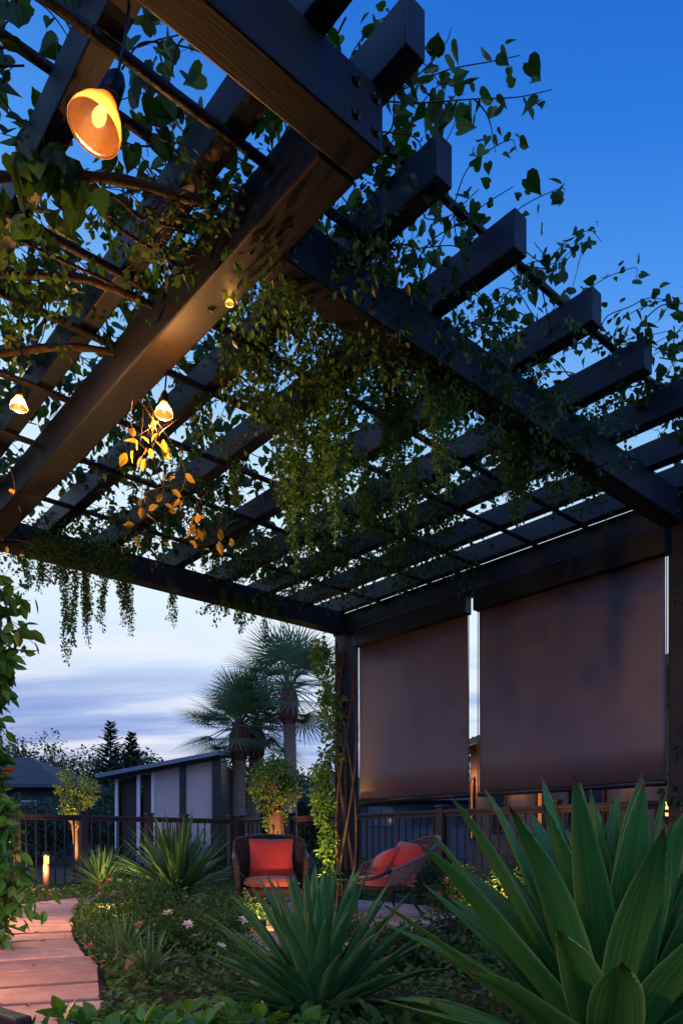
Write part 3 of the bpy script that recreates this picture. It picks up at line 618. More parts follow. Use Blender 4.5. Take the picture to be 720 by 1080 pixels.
# ================================================================== PLANTS
def agave(p, n, L0, w0, label, m='agave', lift=(20, 86), curve=.35, name='agave', seed=1, az=None, thick=.012, cat='agave', wpos=.42):
    rs = np.random.default_rng(seed); p = np.array(p, float)
    r = empty(name, p, label, cat)
    ga = 2.39996; ns, nc = 18, 7
    for k in range(n):
        f = k/(n-1); el = R(lift[0]+(lift[1]-lift[0])*f**.85+rs.normal()*3); azk = k*ga+rs.normal()*.12
        L_ = L0*(.80+.20*math.sin(math.pi*min(1, f*.7+.1))+rs.normal()*.06); wd = w0*(.9+.2*rs.random())*(1-.25*f)
        d = np.array([math.cos(azk), math.sin(azk)]); side = np.array([-d[1], d[0], 0]); V = []; UV = []
        pos = np.array([d[0]*.03, d[1]*.03, .02+.10*f*L0]); e = el; st = L_/ns; cur = curve*(1-.55*f)*(1+rs.normal()*.25); tw = rs.normal()*.08
        for i in range(ns+1):
            t = i/ns; prof = (math.sin(math.pi*min(1, t/wpos)*.5)*.55+.45) if t < wpos else math.cos((t-wpos)/(1-wpos)*math.pi/2)**.8
            if t < .1: prof *= .9
            ww = wd*max(prof, .02); tang = np.array([d[0]*math.cos(e), d[1]*math.cos(e), math.sin(e)]); nrm = np.array([-d[0]*math.sin(e), -d[1]*math.sin(e), math.cos(e)])
            sd = side*math.cos(tw*t)+nrm*math.sin(tw*t)
            und = .06*wd*math.sin(t*9+k)
            for j in range(nc):
                v = -1+2*j/(nc-1); V.append(p+pos+sd*ww/2*v+nrm*(v*v*ww*.20+und*abs(v))); UV.append((j/(nc-1)*.98+.01, t))
            th_ = thick*(1-t*.85)*min(1, ww/wd*1.2)
            for j in range(nc):
                v = 1-2*j/(nc-1); V.append(p+pos+sd*ww/2*v*.995+nrm*(v*v*ww*.20+und*abs(v)-th_*(1.02-v*v))); UV.append((.99-j/(nc-1)*.98, t))
            pos = pos+tang*st; e -= cur*(t*1.3)/ns*1.6
        q = 2*nc; Fc = [(i*q+j, i*q+(j+1) % q, (i+1)*q+(j+1) % q, (i+1)*q+j) for i in range(ns) for j in range(q)]
        obj('leaf', V, Fc, M[m], r, smooth=True, uv=UV)
    return r
agave((.82, 2.2, 0), 62, .86, .152, 'large broad-leaved agave filling the lower right corner, biggest of all', 'agave', (16, 89), .22, seed=8, wpos=.42)
agave((-.10, 3.05, 0), 84, .60, .074, 'mid-sized agave with narrow blue-green leaves at bottom centre', 'agave2', (10, 86), .28, seed=11)
agave((1.62, 3.1, 0), 30, .48, .085, 'agave behind and right of the largest agave, against the frame', 'agave2', (10, 84), .4, seed=3)
def yucca(p, n, L0, w, label, seed=1, lift=(-5, 85), cur=.8, name='yucca', m='yucca', z0=.1):
    rs = np.random.default_rng(seed); p = np.array(p, float); r = empty(name, p, label, 'yucca', 'spiky yuccas in the flower bed')
    V = []; Fc = []; c = 0
    for k in range(n):
        f = rs.random(); el = R(lift[0]+(lift[1]-lift[0])*f); az_ = rs.random()*6.283; L_ = L0*(.8+.3*rs.random()); ns = 7; e = el
        d = np.array([math.cos(az_), math.sin(az_)]); side = np.array([-d[1], d[0], 0]); pos = p+np.array([d[0]*.03, d[1]*.03, z0+rs.random()*.08])
        for i in range(ns+1):
            t = i/ns; ww = w*(1-t**2.2)*(.6+.4*min(1, t*4)); nrm = np.array([-d[0]*math.sin(e), -d[1]*math.sin(e), math.cos(e)])
            V += [pos-side*ww/2+nrm*ww*.15, pos, pos+side*ww/2+nrm*ww*.15]
            if i < ns: Fc += [(c+0, c+1, c+4, c+3), (c+1, c+2, c+5, c+4)]
            c += 3; pos = pos+np.array([d[0]*math.cos(e), d[1]*math.cos(e), math.sin(e)])*L_/ns; e -= cur*(1-f)*t/ns*2
    obj('foliage', V, Fc, M[m], r, smooth=True)
    MB().tube([p, p+[0, 0, z0+.1]], [.06, .04], 8).build('trunk', M['bark'], r)
    return r
yucca((-1.68, 7.45, 0), 280, .84, .046, 'large spiky yucca in front of the railing, lit from below', 3, z0=.18)
yucca((-3.18, 9.6, 0), 180, .56, .032, 'smaller spiky yucca beside the bollard light', 5, z0=.14)
yucca((-1.32, 4.35, 0), 80, .27, .016, 'tiny spiky yucca low in the bed beside the path', 6, z0=.04)
yucca((-1.0, 3.75, 0), 70, .24, .016, 'grassy spiky plant just left of the mid-sized agave', 9, z0=.03)
G = 'shrubs in the island bed beside the path'
def bush(p, rad, n, size, label, m='shrub', T=T_oval, cat='shrub', per=44, flowers=None, name='shrub', fl=10, group=None, cl=.3, stems=6):
    p = np.array(p, float); rad = np.array(rad, float); r = empty(name, p, label, cat, group)
    rad = rad*[1, 1, 1.25] if group == G else rad
    d = rdir(n); d[:, 2] = np.abs(d[:, 2]); C = p+d*rad*(.35+.6*rng.random((n, 1))**.5); C[:, 2] = np.maximum(C[:, 2], p[2]+.03)
    V, Fc = cloud(C, rad*cl, per, size, T); obj('foliage', V, Fc, M[m], r)
    s = MB()
    for i in range(min(n, stems)): s.tube(smoothpath([p+[0, 0, 0], p+(C[i]-p)*.5+[0, 0, .03], C[i]], 4), [.008*(1-.6*t) for t in np.linspace(0, 1, 9)], 5)
    s.build('stems', M['twig'], r)
    if flowers:
        d = rdir(fl); d[:, 2] = np.abs(d[:, 2])*.9; d[:, 1] = -np.abs(d[:, 1]); P = p+norm(d)*rad*(1.02)
        for q in P: flower(q, flowers, r, .034)
    return r
def flower(q, m, parent, s, n=7):
    V = []; Fc = []; c = 0; nz_ = norm(rdir(1)[0]*.4+np.array([0, -.5, .8])); Rm = rotto(nz_); P = []; D = []; 
    for k in range(n*2):
        a_ = k*2.4; tilt = .25+.5*(k >= n); d = Rm@np.array([math.cos(a_)*math.cos(tilt), math.sin(a_)*math.cos(tilt), math.sin(tilt)]); P.append(q); D.append(d)
    V, Fc = leaves(P, D, [nz_]*len(P), [s*1.2]*len(P), T_oval); return obj('flower', V, Fc, M[m], parent)
G = 'shrubs in the island bed beside the path'
bush((-1.95, 6.6, 0), (.42, .5, .34), 60, .045, 'rounded shrub with pink flowers below the large yucca', flowers='pinkpetal', fl=9, group=G)
bush((-1.55, 5.7, 0), (.5, .5, .36), 80, .034, 'dense low green mound in the middle of the island bed', group=G)
bush((-1.45, 4.85, 0), (.22, .45, .2), 45, .03, 'fine-leaved mound at the inside of the path bend', group=G, flowers='pinkpetal', fl=3)
bush((-.95, 4.9, 0), (.42, .4, .28), 60, .03, 'low shrub with white flowers behind the grassy plant', group=G, flowers='whitepetal', fl=7)
bush((-.95, 6.0, 0), (.40, .35, .28), 60, .034, 'low mound in front of the wicker armchair', group=G)
bush((-2.5, 7.9, 0), (.22, .3, .20), 22, .03, 'small low clump at the inner path edge', group=G)
bush((-1.15, 8.2, 0), (.4, .3, .3), 40, .04, 'shrub behind the large yucca near the patio', group=G)
bush((.42, 4.4, 0), (.5, .5, .20), 50, .045, 'dark low groundcover shrub between the two agaves', 'darkshrub')
bush((.95, 5.2, 0), (.6, .5, .26), 60, .04, 'dark green low shrub behind the big agave leaves', 'darkshrub')
bush((.1, 5.4, 0), (.5, .35, .18), 40, .035, 'low green groundcover before the patio stones', 'shrub')
bush((-.50, 2.6, 0), (.42, .3, .13), 50, .085, 'broad-leaved green plant at the bottom edge left of the agave', 'broad', flowers=None, cl=.35, per=7)
bush((-.86, 2.62, 0), (.30, .25, .14), 34, .09, 'bright broad-leaved plant covering the foot of the path', 'broad', cl=.35, per=6)
bush((-1.16, 2.42, 0), (.20, .14, .10), 16, .085, 'broad-leaved plant in the bottom left corner', 'broad', cl=.35, per=6)
bush((.25, 2.5, 0), (.35, .3, .14), 40, .07, 'shaded broad-leaved plant between the agaves at the bottom edge', 'shrub', cl=.35, per=9)
for i, (x, y, rr, hh, lb) in enumerate([(1.3, 7.6, .42, .48, 'flowering shrub with pink blooms right of the lounge chair'), (1.95, 7.2, .5, .55, 'tall leafy shrub in front of the right railing'), (2.7, 6.3, .5, .5, 'leafy shrub behind the biggest agave near the right post'), (2.2, 5.3, .5, .35, 'low shrub right of the patio behind the agave tips')]):
    bush((x, y, 0), (rr, rr, hh), 60, .045, lb, flowers='pinkpetal' if i < 3 else None, fl=8, group='shrubs along the right railing')
bush((1.15, 8.4, 0), (.45, .3, .55), 60, .04, 'dark shrub standing against the railing behind the lounge chair', 'darkshrub', group='shrubs along the right railing')
bush((-.1, 9.4, 0), (.5, .4, .6), 60, .04, 'shrub behind the side table', 'shrub')
bush((-.75, 9.9, 0), (.45, .4, .5), 50, .04, 'shrub at the back of the patio beside the ivy clad tree', 'shrub')
for x, y, rr, hh, lb in ((-4.35, 8.7, .4, .2, 'low dark groundcover mound on the outer side of the path'), (-3.95, 7.0, .4, .22, 'dark shrub at the outer bend of the path'), (-3.3, 5.4, .35, .3, 'dark shrub under the left climbing vine'), (-4.9, 9.6, .5, .4, 'dark shrub left of the bollard light')):
    bush((x, y, 0), (rr, rr, hh), 50, .04, lb, 'darkshrub', group='dark shrubs outside the path')
# low ground cover: uncountable leaves on the soil
n = 95000; X = rng.uniform(-6, 6, n); Y = 1.6+rng.random(n)**1.7*11; 
keep = np.ones(n, bool)
for i in range(0, len(pc), 2): keep &= (X-pc[i, 0])**2+(Y-pc[i, 1])**2 >.40**2
aa = -.66*X+.7513*Y; bb = .7513*X+.66*Y; keep &= ~((aa > 3.55) & (aa < 6.95) & (bb > 2.7) & (bb < 6.15))
nzf = np.sin(X*3.1+1)*np.sin(Y*2.7)+np.sin(X*7+Y*5)*.5; keep &= (nzf > -1.1)
X, Y = X[keep], Y[keep]; P = np.stack([X, Y, rng.random(len(X))**1.5*.13*(.4+.6*np.clip(np.sin(X*2.3+Y)*np.cos(Y*1.9)+.6,0,1))+.01], 1)
V, Fc = leaves(P, rdir(len(P))*[1, 1, .5]+[0, 0, .35], rdir(len(P))*.5+[0, 0, 1], .03+.03*rng.random(len(P)), T_small)
tag(obj('ground_cover', V, Fc, M['shrub']), 'low leafy ground cover over the garden soil', 'ground cover', kind='stuff')
# fallen timber edging at the lower left corner
e = MB(); e.obox((-1.42, 2.62), (-1.0, 2.28), .06, 0, .20) ; o = e.build('timber_edging', M['rail'], bevel=.01); tag(o, 'red-brown timber edging board at the bottom left corner', 'edging')
n = 260; P = np.stack([rng.uniform(-3.6, 1.4, n), rng.uniform(2, 9, n), np.full(n, .056)], 1); V, Fc = leaves(P, rdir(n)*[1, 1, .1], rdir(n)*.3+[0, 0, 1], .03+.03*rng.random(n), T_oval)
tag(obj('leaf_litter', V, Fc, M['litter']), 'scattered dry fallen leaves over the path and soil', 'fallen leaves', kind='stuff')
# boulder
m = MB(); import itertools
V = []; 
for i in range(13):
    for j in range(20):
        a_, b_ = math.pi*i/12, 2*math.pi*j/20; d = np.array([math.sin(a_)*math.cos(b_), math.sin(a_)*math.sin(b_), math.cos(a_)])
        rr = 1+.10*math.sin(3*d[0]+1)*math.cos(4*d[1])+.07*math.sin(5*d[2]+d[0]*3); V.append(d*rr*[.12, .11, .09]+[-1.08, 4.0, .07])
o = obj('boulder', V, [(i*20+j, i*20+(j+1) % 20, (i+1)*20+(j+1) % 20, (i+1)*20+j) for i in range(12) for j in range(20)], M['stone'], smooth=True); tag(o, 'rounded brown stone between the tiny yucca and grassy plant', 'stone')
# ---- palms
def palm(p, hgt, lean, rad, label, n=36, seed=1, tr=.16, droopf=.9, lo=-30):
    rs = np.random.default_rng(seed); p = np.array(p, float); top = p+np.array([lean[0], lean[1], hgt])
    r = empty('fan_palm', p, label, 'palm tree', 'palms beyond the railing')
    path = smoothpath([p, p+(top-p)*[.3, .3, .5], top], 14); MB().tube(path, [tr*(1.08-.22*t)*(1+.05*math.sin(i*2.4)) for i, t in enumerate(np.linspace(0, 1, len(path)))], 12).build('trunk', M['palmbark'], r)
    MB().tube([top+[0, 0, -.95], top+[0, 0, -.7], top+[0, 0, -.3], top+[0, 0, .1]], [tr*.95, tr*1.35, tr*1.5, tr*.8], 14).build('crown_fibre', M['boot'], r)
    for k in range(n):
        f = k/(n-1); el = R(lo+(84-lo)*f+rs.normal()*6); az_ = k*2.39996+rs.normal()*.2
        d = np.array([math.cos(az_)*math.cos(el), math.sin(az_)*math.cos(el), math.sin(el)]); side = np.array([-math.sin(az_), math.cos(az_), 0]); up = np.cross(d, side)*-1
        up = np.cross(side, d); pl = rad*(.50+.1*rs.random()); fl = rad*(.56+.1*rs.random()); hub = top+d*pl+[0, 0, -.12*pl]
        mb = MB(); mb.tube([top, top+d*pl*.5+[0, 0, .02], hub], [.022, .016, .012], 5)
        V = []; Fc = []; c = 0; ns = 26
        for j in range(ns):
            ph = R(-112+224*j/(ns-1)); sd = d*math.cos(ph)+side*math.sin(ph); ll = fl*(.62+.38*math.cos(ph*.75))*(.92+.16*rs.random())
            ww = .036*rad*.62; perp = norm(np.cross(sd, up)); pos = hub.copy()
            for i in range(5):
                t = i/4; wv = ww*(.35+1.0*t if t < .5 else 1.7*(1-t))+.004; q = hub+sd*ll*t+up*(-.05*ll*abs(math.sin(ph)))*t+np.array([0, 0, -droopf*.30*ll*max(0, t-.35)**1.6])
                V += [q-perp*wv/2, q+perp*wv/2]
                if i < 4: Fc.append((c, c+1, c+3, c+2))
                c += 2
        mb.add(V, Fc); mb.build('frond', M['palm'], r)
    return r
palm((-2.85, 20, 0), 3.95, (.03, 0), 1.72, 'fan palm with full round crown, left of the three palms', 42, 2, .20)
palm((-2.60, 21.2, 0), 4.1, (.1, 0), 1.75, 'fan palm half hidden behind the left palm, brown fibrous neck', 30, 4, .19)
palm((-1.35, 19.3, 0), 4.85, (-.05, 0), 1.85, 'tallest fan palm, right of the three beside the pergola post', 40, 9, .18)
# ---- background trees
def tree(p, hgt, rad, label, m='fartree', nc=60, per=60, size=.28, group='trees on the skyline', trunkf=.3, tr=.18, T=T_small, name='broadleaf_tree', limbs=5, crown_lo=.35):
    p = np.array(p, float); r = empty(name, p, label, 'tree', group)
    cz = hgt*(crown_lo+1)/2; rv = hgt*(1-crown_lo)/2
    d = rdir(nc); C = p+[0, 0, cz]+d*np.array([rad, rad, rv])*(.35+.62*rng.random((nc, 1))**.6)*(.8+.3*rng.random((nc, 1)))
    V, Fc = cloud(C, rad*.26, per, size, T); obj('crown', V, Fc, M[m], r)
    mb = MB(); mb.tube(smoothpath([p, p+[.02, 0, hgt*.3], p+[0, 0, hgt*.6]], 6), np.linspace(tr, tr*.4, 13), 8)
    for i in range(limbs): mb.tube(smoothpath([p+[0, 0, hgt*(.28+.05*i)], (p+[0, 0, hgt*.35]+C[i])/2, C[i]], 4), np.linspace(tr*.4, tr*.12, 9), 5)
    mb.build('trunk', M['bark'], r); return r
kinds = ['broad dark tree', 'rounded low tree', 'uneven bushy tree']
spots = [(-27, 50, 5.2, 4), (-22, 46, 6.4, 3.6), (-18.5, 44, 6.0, 3.4), (-15.3, 47, 6.2, 3.4), (-12.4, 43, 5.2, 2.8), (-10.6, 40, 4.9, 2.4), (-8.6, 44, 5.0, 2.7), (-6.2, 42, 4.9, 2.6), (-3.8, 40, 4.6, 2.2), (-1.6, 44, 4.7, 2.6), (1.2, 47, 4.6, 2.8), (9.5, 44, 6, 3.4), (15, 42, 6.5, 3.6), (21, 40, 6, 3.5)]
desc = ['far left behind the dark house', 'behind the roof ridge of the dark house', 'rising right behind the dark house', 'just right of the dark house roof', 'left of the taller conifer', 'in front of the conifers', 'beneath the two conifers', 'behind the pavilion roof at its left', 'behind the high side of the pavilion', 'behind the palm trunks', 'far behind the ivy covered post', 'behind the beige house', 'right of the beige house', 'at the far right behind the house']
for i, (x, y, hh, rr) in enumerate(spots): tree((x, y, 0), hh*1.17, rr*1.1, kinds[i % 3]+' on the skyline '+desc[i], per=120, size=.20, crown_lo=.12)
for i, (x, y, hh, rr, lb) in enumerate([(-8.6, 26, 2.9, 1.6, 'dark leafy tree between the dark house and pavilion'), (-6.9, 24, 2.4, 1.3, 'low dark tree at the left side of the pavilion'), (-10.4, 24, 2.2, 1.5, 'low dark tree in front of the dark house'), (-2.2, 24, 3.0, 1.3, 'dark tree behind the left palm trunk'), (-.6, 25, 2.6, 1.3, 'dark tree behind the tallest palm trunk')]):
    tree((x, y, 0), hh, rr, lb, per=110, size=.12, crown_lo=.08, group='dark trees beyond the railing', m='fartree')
def conifer(p, hgt, rad, label):
    p = np.array(p, float); r = empty('conifer', p, label, 'conifer', 'conifers on the skyline')
    MB().tube([p, p+[0, 0, hgt*.6], p+[0, 0, hgt]], [.2, .1, .015], 8).build('trunk', M['bark'], r)
    P = []; D = []; S = []
    for k in range(120):
        f = k/119; z = hgt*(.18+.82*f); ln = rad*(1-f)**.8*(.45+.75*random.random())+.05; az_ = k*2.4+random.random()*.5
        d = np.array([math.cos(az_), math.sin(az_), .12+.5*f+random.uniform(-.12, .12)])
        for q in np.linspace(.1, 1, 12):
            base = p+[0, 0, z]+d*ln*q+[0, 0, -.10*ln*q*q]
            for s_ in (-1, 1, 0): P.append(base); D.append(d+s_*np.array([-d[1], d[0], 0])*.9+[0, 0, -.25*random.random()]); S.append(.34*(1-.4*q)*(1-.3*f)*(.8+.5*random.random()))
    V, Fc = leaves(P, D, rdir(len(P)), S, T_lance); obj('foliage', V, Fc, M['conifer'], r)
conifer((-12.6, 39.5, 0), 7.3, 2.0, 'taller conifer on the skyline left of the pavilion')
conifer((-11.2, 38.7, 0), 6.6, 1.6, 'shorter conifer on the skyline nearest the pavilion')
# small lit tree behind railing & ivy clad tree
t1 = tree((-4.42, 12.0, 0), 2.15, .40, 'small airy tree lit orange from below behind the railing', 'ivy', 40, 60, .032, None, tr=.05, T=T_oval, name='small_tree', crown_lo=.5)
p = np.array([-1.05, 11.3, 0]); r = empty('ivy_tree', p, 'stout trunk topped by round ivy, glowing orange at its foot', 'tree')
MB().tube(smoothpath([p, p+[.03, 0, .8], p+[-.02, 0, 1.7]], 5), np.linspace(.17, .12, 11), 10).build('trunk', M['bark'], r)
d = rdir(60); C = p+[0, 0, 1.66]+d*[.30, .30, .36]; V, Fc = cloud(C, .14, 60, .05, T_oval); V2, F2 = cloud(p+np.stack([rng.normal(0, .13, 40), rng.normal(0, .1, 40), rng.uniform(.2, 1.4, 40)], 1), .08, 16, .05, T_oval)
mb = MB(); mb.add(V, Fc); mb.add(V2, F2); mb.build('foliage', M['ivy'], r)
# hedge behind both railings
hd = [(-6.9, 11.9, 'clipped hedge behind the railing at the far left'), (-3.6, 13.6, 'hedge behind the left railing, right of the airy tree'), (-2.6, 14.6, 'hedge by the corner of the railings')]
for x, y, lb in hd: bush((x, y, 0), (1.3, .4, .75), 90, .07, lb, 'darkshrub', group='hedges behind the railing', cat='hedge', name='hedge', cl=.25)
for t_, lb in ((3.4, 'nearest bush behind the right railing'), (5.2, 'middle bush behind the right railing'), (6.9, 'farthest bush behind the right railing under the left shade'), (8.6, 'bush behind the railing left of the ivy post')):
    q = W(t_, 7.75); bush(q, (.6, .5, .62), 60, .055, lb, 'shrub', group='bushes behind the right railing')
# ================================================================== VINES
def vine_leaves_on(path, sp, size, T=T_heart, spread=.05, jit=1.0, hang=.5, keep=None):
    path = np.asarray(path); L_ = np.r_[0, np.cumsum(np.linalg.norm(np.diff(path, axis=0), axis=1))]
    ts = np.arange(0, L_[-1], sp); ts = ts+rng.uniform(-.3, .3, len(ts))*sp
    P = np.stack([np.interp(ts, L_, path[:, k]) for k in range(3)], 1); n = len(P)
    o = rdir(n)*spread; P = P+o
    D = norm(o/spread*.6+rdir(n)*.5*jit+[0, 0, -hang]); Nn = norm(rdir(n)*.8+[0, 0, .5])
    S = size*(.55+.75*rng.random(n))
    return P, D, Nn, S
class Vine:
    def __init__(s, loc, label, cat='climbing vine', name='climbing_vine', group='climbing vines on the pergola', m='heart', T=T_heart):
        s.r = empty(name, loc, label, cat, group); s.L = []; s.mb = MB(); s.m = m; s.T = T; s.Y = []
    def run(s, pts, sp, size, spread=.05, rad=.004, hang=.5, n=6, stem=True):
        path = smoothpath(pts, n)
        if stem: s.mb.tube(path, np.linspace(rad, rad*.45, len(path)), 5)
        s.L.append(vine_leaves_on(path, sp, size, s.T, spread, hang=hang)); return path
    def woody(s, pts, rad, n=8): P = smoothpath(pts, n); MB().tube(P, rad*(1+.15*np.sin(np.arange(len(P))*1.3)), 8).build('stem', M['vinewood'], s.r, smooth=True)
    def done(s):
        P, D, N_, S = [np.concatenate([l[i] for l in s.L]) for i in range(4)]
        V, Fc = leaves(P, D, N_, S, s.T); obj('foliage', V, Fc, M[s.m], s.r)
        if s.mb.n: s.mb.build('tendrils', M['twig'], s.r, smooth=True)
        return s.r
def proj(P): return 360+F*P[0]/P[1], HZ-F*(P[2]-EYE)/P[1]
def walk(v, n, region, L_, sp, size, z=(zr+.16, zr+.34), spread=.06, hang=.5, bias=None, branch=True):
    """n random runners on top of the rafters, seeds inside region(px,py)"""
    made = 0; tries = 0
    while made < n and tries < n*60:
        tries += 1
        a, b = rng.uniform(1.3, 5.7), rng.uniform(-.9, 4.85); zz = rng.uniform(*z); P = W(a, b, zz); px, py = proj(P)
        if not region(px, py): continue
        th_ = rng.random()*6.283; pts = [P]; q = P.copy()
        for k in range(5):
            th_ += rng.normal()*.5; q = q+np.array([math.cos(th_), math.sin(th_), rng.normal()*.18])*L_/5; q[2] = min(max(q[2], z[0]-.12), z[1]+.1); pts.append(q.copy())
        v.run(pts, sp, size, spread, .0035, hang, 4); made += 1
inr = lambda x0, x1, y0, y1: (lambda px, py: x0 < px < x1 and y0 < py < y1)
# 1 left near vine, big leaves
v = Vine(W(3, .6, zr), 'leafy climbing vine with large heart-shaped leaves around the glass pendant lamp')
walk(v, 50, inr(-120, 260, -60, 330), .5, .045, .072, spread=.05)
for pts in ([(-20, 186), (60, 186), (130, 190), (230, 217)], [(-20, 288), (60, 290), (110, 300), (165, 324)], [(20, 252), (60, 272), (100, 290), (120, 300)], [(-20, 376), (60, 366), (120, 372), (170, 392)], [(60, 190), (90, 205), (125, 240), (160, 262)], [(75, 195), (120, 206), (150, 230), (190, 240)]):
    v.woody([ATZ(x, y, zr-.045) for x, y in pts], .016 if pts[0][0] < 0 else .007)
c = ATZ(192, 238, zr+.0)
for k in range(60):
    q = c+rng.normal(0, .06, 3); pts = [q]; d_ = rdir(1)[0]*.05
    for i in range(4): d_ = norm(d_+rdir(1)[0]*.6*np.linalg.norm(d_)*1.0)*.055; q = q+d_*[1, 1, .5]; pts.append(q)
    v.mb.tube(smoothpath(pts, 3), .0025, 4)
for x, y in ((20, 170), (35, 180), (60, 185), (75, 178), (10, 160), (90, 190), (5, 230), (30, 235)): v.L.append(vine_leaves_on([ATZ(x, y, zr-.08), ATZ(x+10, y+6, zr-.12)], .02, .10, hang=.7))
v.done()
# 2 left lower vine
v = Vine(W(4.2, 1.0, zr), 'climbing vine over the rafters at the lower left, around the bright bare lamp')
walk(v, 85, inr(-90, 250, 330, 570), .6, .045, .07)
v.done()
# 3 middle
v = Vine(W(3.4, 2.4, zr), 'thick climbing vine matted over the middle rafters')
walk(v, 75, inr(230, 480, 290, 620), .6, .045, .065); walk(v, 40, inr(150, 420, 440, 620), .6, .045, .07)
v.done()
# 4 right
v = Vine(W(3, 3.6, zr), 'thinner climbing vine over the rafters at the right above the shades')
walk(v, 60, inr(480, 720, 330, 600), .5, .04, .05); v.done()
# 5 near top, around big beam & open end with sprigs reaching into the sky
v = Vine(W(1.8, 1.9, zr), 'climbing vine at the top with bare sprigs reaching into the open sky')
walk(v, 14, inr(210, 410, -40, 260), .5, .045, .068); walk(v, 15, inr(370, 470, 110, 320), .42, .042, .058)
Yt = 2.5
for pts, sp, sz in ([[(385, 108), (420, 96), (470, 74), (520, 64), (548, 58)], .035, .055], [[(390, 105), (440, 108), (500, 104), (545, 102), (582, 94)], .03, .055], [[(500, 104), (512, 118), (518, 135), (522, 160)], .035, .045], [[(418, 98), (450, 70), (470, 45), (476, 28)], .035, .055], [[(450, 98), (470, 110), (480, 125), (470, 150)], .03, .06], [[(400, 40), (440, 60), (470, 95)], .035, .065]):
    v.run([AT(x, y, Yt+.05*math.sin(i)) for i, (x, y) in enumerate(pts)], sp, sz, .035, .003, .35, 8)
v.done()
# 6 vine along the outer batten
v = Vine(W(1.84, 3, zr), 'slender vine twining along the outer batten past the rafter ends')
zt_ = zr+.2
bt = [W(1.84, b, zt_) for b in np.arange(1.6, 4.8, .15)]
for i in range(0, len(bt)-3):
    pts = [bt[i], bt[i+1]+rng.normal(0, .06, 3), bt[i+2]+rng.normal(0, .09, 3), bt[i+3]+rng.normal(0, .11, 3)]
    v.run(pts, .04, .045, .04, .003, .6)
    if i % 2 == 0: q = bt[i]+[0, 0, 0]; v.run([q, q+[.05, -.08, .08], q+[.12+.1*random.random(), -.16, .10], q+[.2, -.2, .02]], .032, .045, .03, .0025, .4)
v.done()
# leaves around the small lamp, its warm light put into their yellow colour
v = Vine(p3, 'spray of leaves coloured yellow as if lit by the small glass pendant lamp', 'vine spray', 'vine_spray', None, 'lamplitleaf', T_oval)
for x, y in ((148, 466), (168, 462), (140, 468), (178, 505), (190, 520), (160, 530), (215, 548), (222, 560), (150, 560), (192, 570), (145, 460), (155, 462), (165, 455), (172, 470), (160, 475), (150, 470), (140, 452), (185, 498), (172, 522), (145, 543), (130, 572), (195, 543), (200, 556), (212, 538), (205, 582), (233, 568), (158, 575), (10, 525), (8, 578), (150, 528)):
    q = AT(x, y, 3.2+(y-450)*.007); P_ = vine_leaves_on([q, q+[.04, 0, -.02]], .03, .062, hang=.6); v.L.append(P_); v.mb.tube(smoothpath([q, q+rng.normal(0, .03, 3)+[0, 0, .05], q+rng.normal(0, .05, 3)+[.02, .02, .12]], 4), .002, 4)
v.mb.tube(smoothpath([p3+[0, .05, .05], AT(160, 465, 3.3), AT(175, 520, 3.7), AT(205, 560, 4.0)], 6), .003, 5)
v.done()
# dense small-leaved masses under the rafters
def mass(px0, px1, py0, py1, n, label, z=(zr-.10, zr+.16), size=.03, drop=.16, per=1):
    c = ATZ((px0+px1)/2, (py0+py1)/2, zr); r = empty('vine_clump', c, label, 'vine', 'dense vine clumps under the rafters'); LL = []
    s = MB()
    for k in range(n):
        q = ATZ(rng.uniform(px0, px1), rng.uniform(py0, py1), rng.uniform(*z)); pts = [q]; d_ = rdir(1)[0]*[1, 1, .3]
        for i in range(3): d_ = norm(d_+rdir(1)[0]*.6+[0, 0, -.35]); pts.append(pts[-1]+d_*drop/2)
        LL.append(vine_leaves_on(smoothpath(pts, 4), .011, size, None, .03, hang=.5))
        if k % 4 == 0: s.tube(smoothpath(pts, 3), .002, 4)
    P, D, N_, S = [np.concatenate([l[i] for l in LL]) for i in range(4)]; V, Fc = leaves(P, D, N_, S, T_small); s.add(V, Fc); s.build('foliage', M['trail'], r)
mass(235, 330, 290, 420, 105, 'dense leafy clump right of the big beam below the tiny lamp')
mass(320, 420, 300, 400, 105, 'dense leafy clump where the right cross beam leaves the big beam')
mass(400, 500, 345, 440, 60, 'dense leafy clump on the middle of the right cross beam')
mass(510, 640, 430, 520, 60, 'dense leafy clump toward the outer end of the right cross beam')
mass(340, 490, 500, 610, 190, 'dense leafy clump above the top of the narrower shade', size=.034, drop=.22)
mass(230, 350, 560, 640, 110, 'dense leafy clump at the far corner above the palms', size=.034, drop=.2)
mass(170, 260, 490, 580, 40, 'loose leafy clump below the yellow leaves', drop=.2)
mass(10, 150, 545, 590, 120, 'dense leafy clump on the far left beam', drop=.2)
mass(60, 240, 380, 520, 45, 'loose leafy clump behind the big beam near the small lamp', size=.035)
mass(-10, 120, 200, 330, 26, 'loose leafy clump left of the twig tangle', size=.04)
mass(140, 235, 190, 290, 34, 'leafy clump around the twig tangle', size=.035)
def beammass(b0, b1, n, label):
    r = empty('vine_clump', W(2.155, (b0+b1)/2, zr), label, 'vine', 'dense vine clumps under the rafters'); LL = []
    for k in range(n):
        q = W(2.155+rng.normal(0, .13), rng.uniform(b0, b1), rng.uniform(zb+.02, zr+.16)); pts = [q]; d_ = rdir(1)[0]*[1, 1, .3]
        for i in range(3): d_ = norm(d_+rdir(1)[0]*.6+[0, 0, -.5]); pts.append(pts[-1]+d_*.08)
        LL.append(vine_leaves_on(smoothpath(pts, 4), .010, .032, None, .03, hang=.5))
    P, D, N_, S = [np.concatenate([l[i] for l in LL]) for i in range(4)]; V, Fc = leaves(P, D, N_, S, T_small); obj('foliage', V, Fc, M['trail'], r)
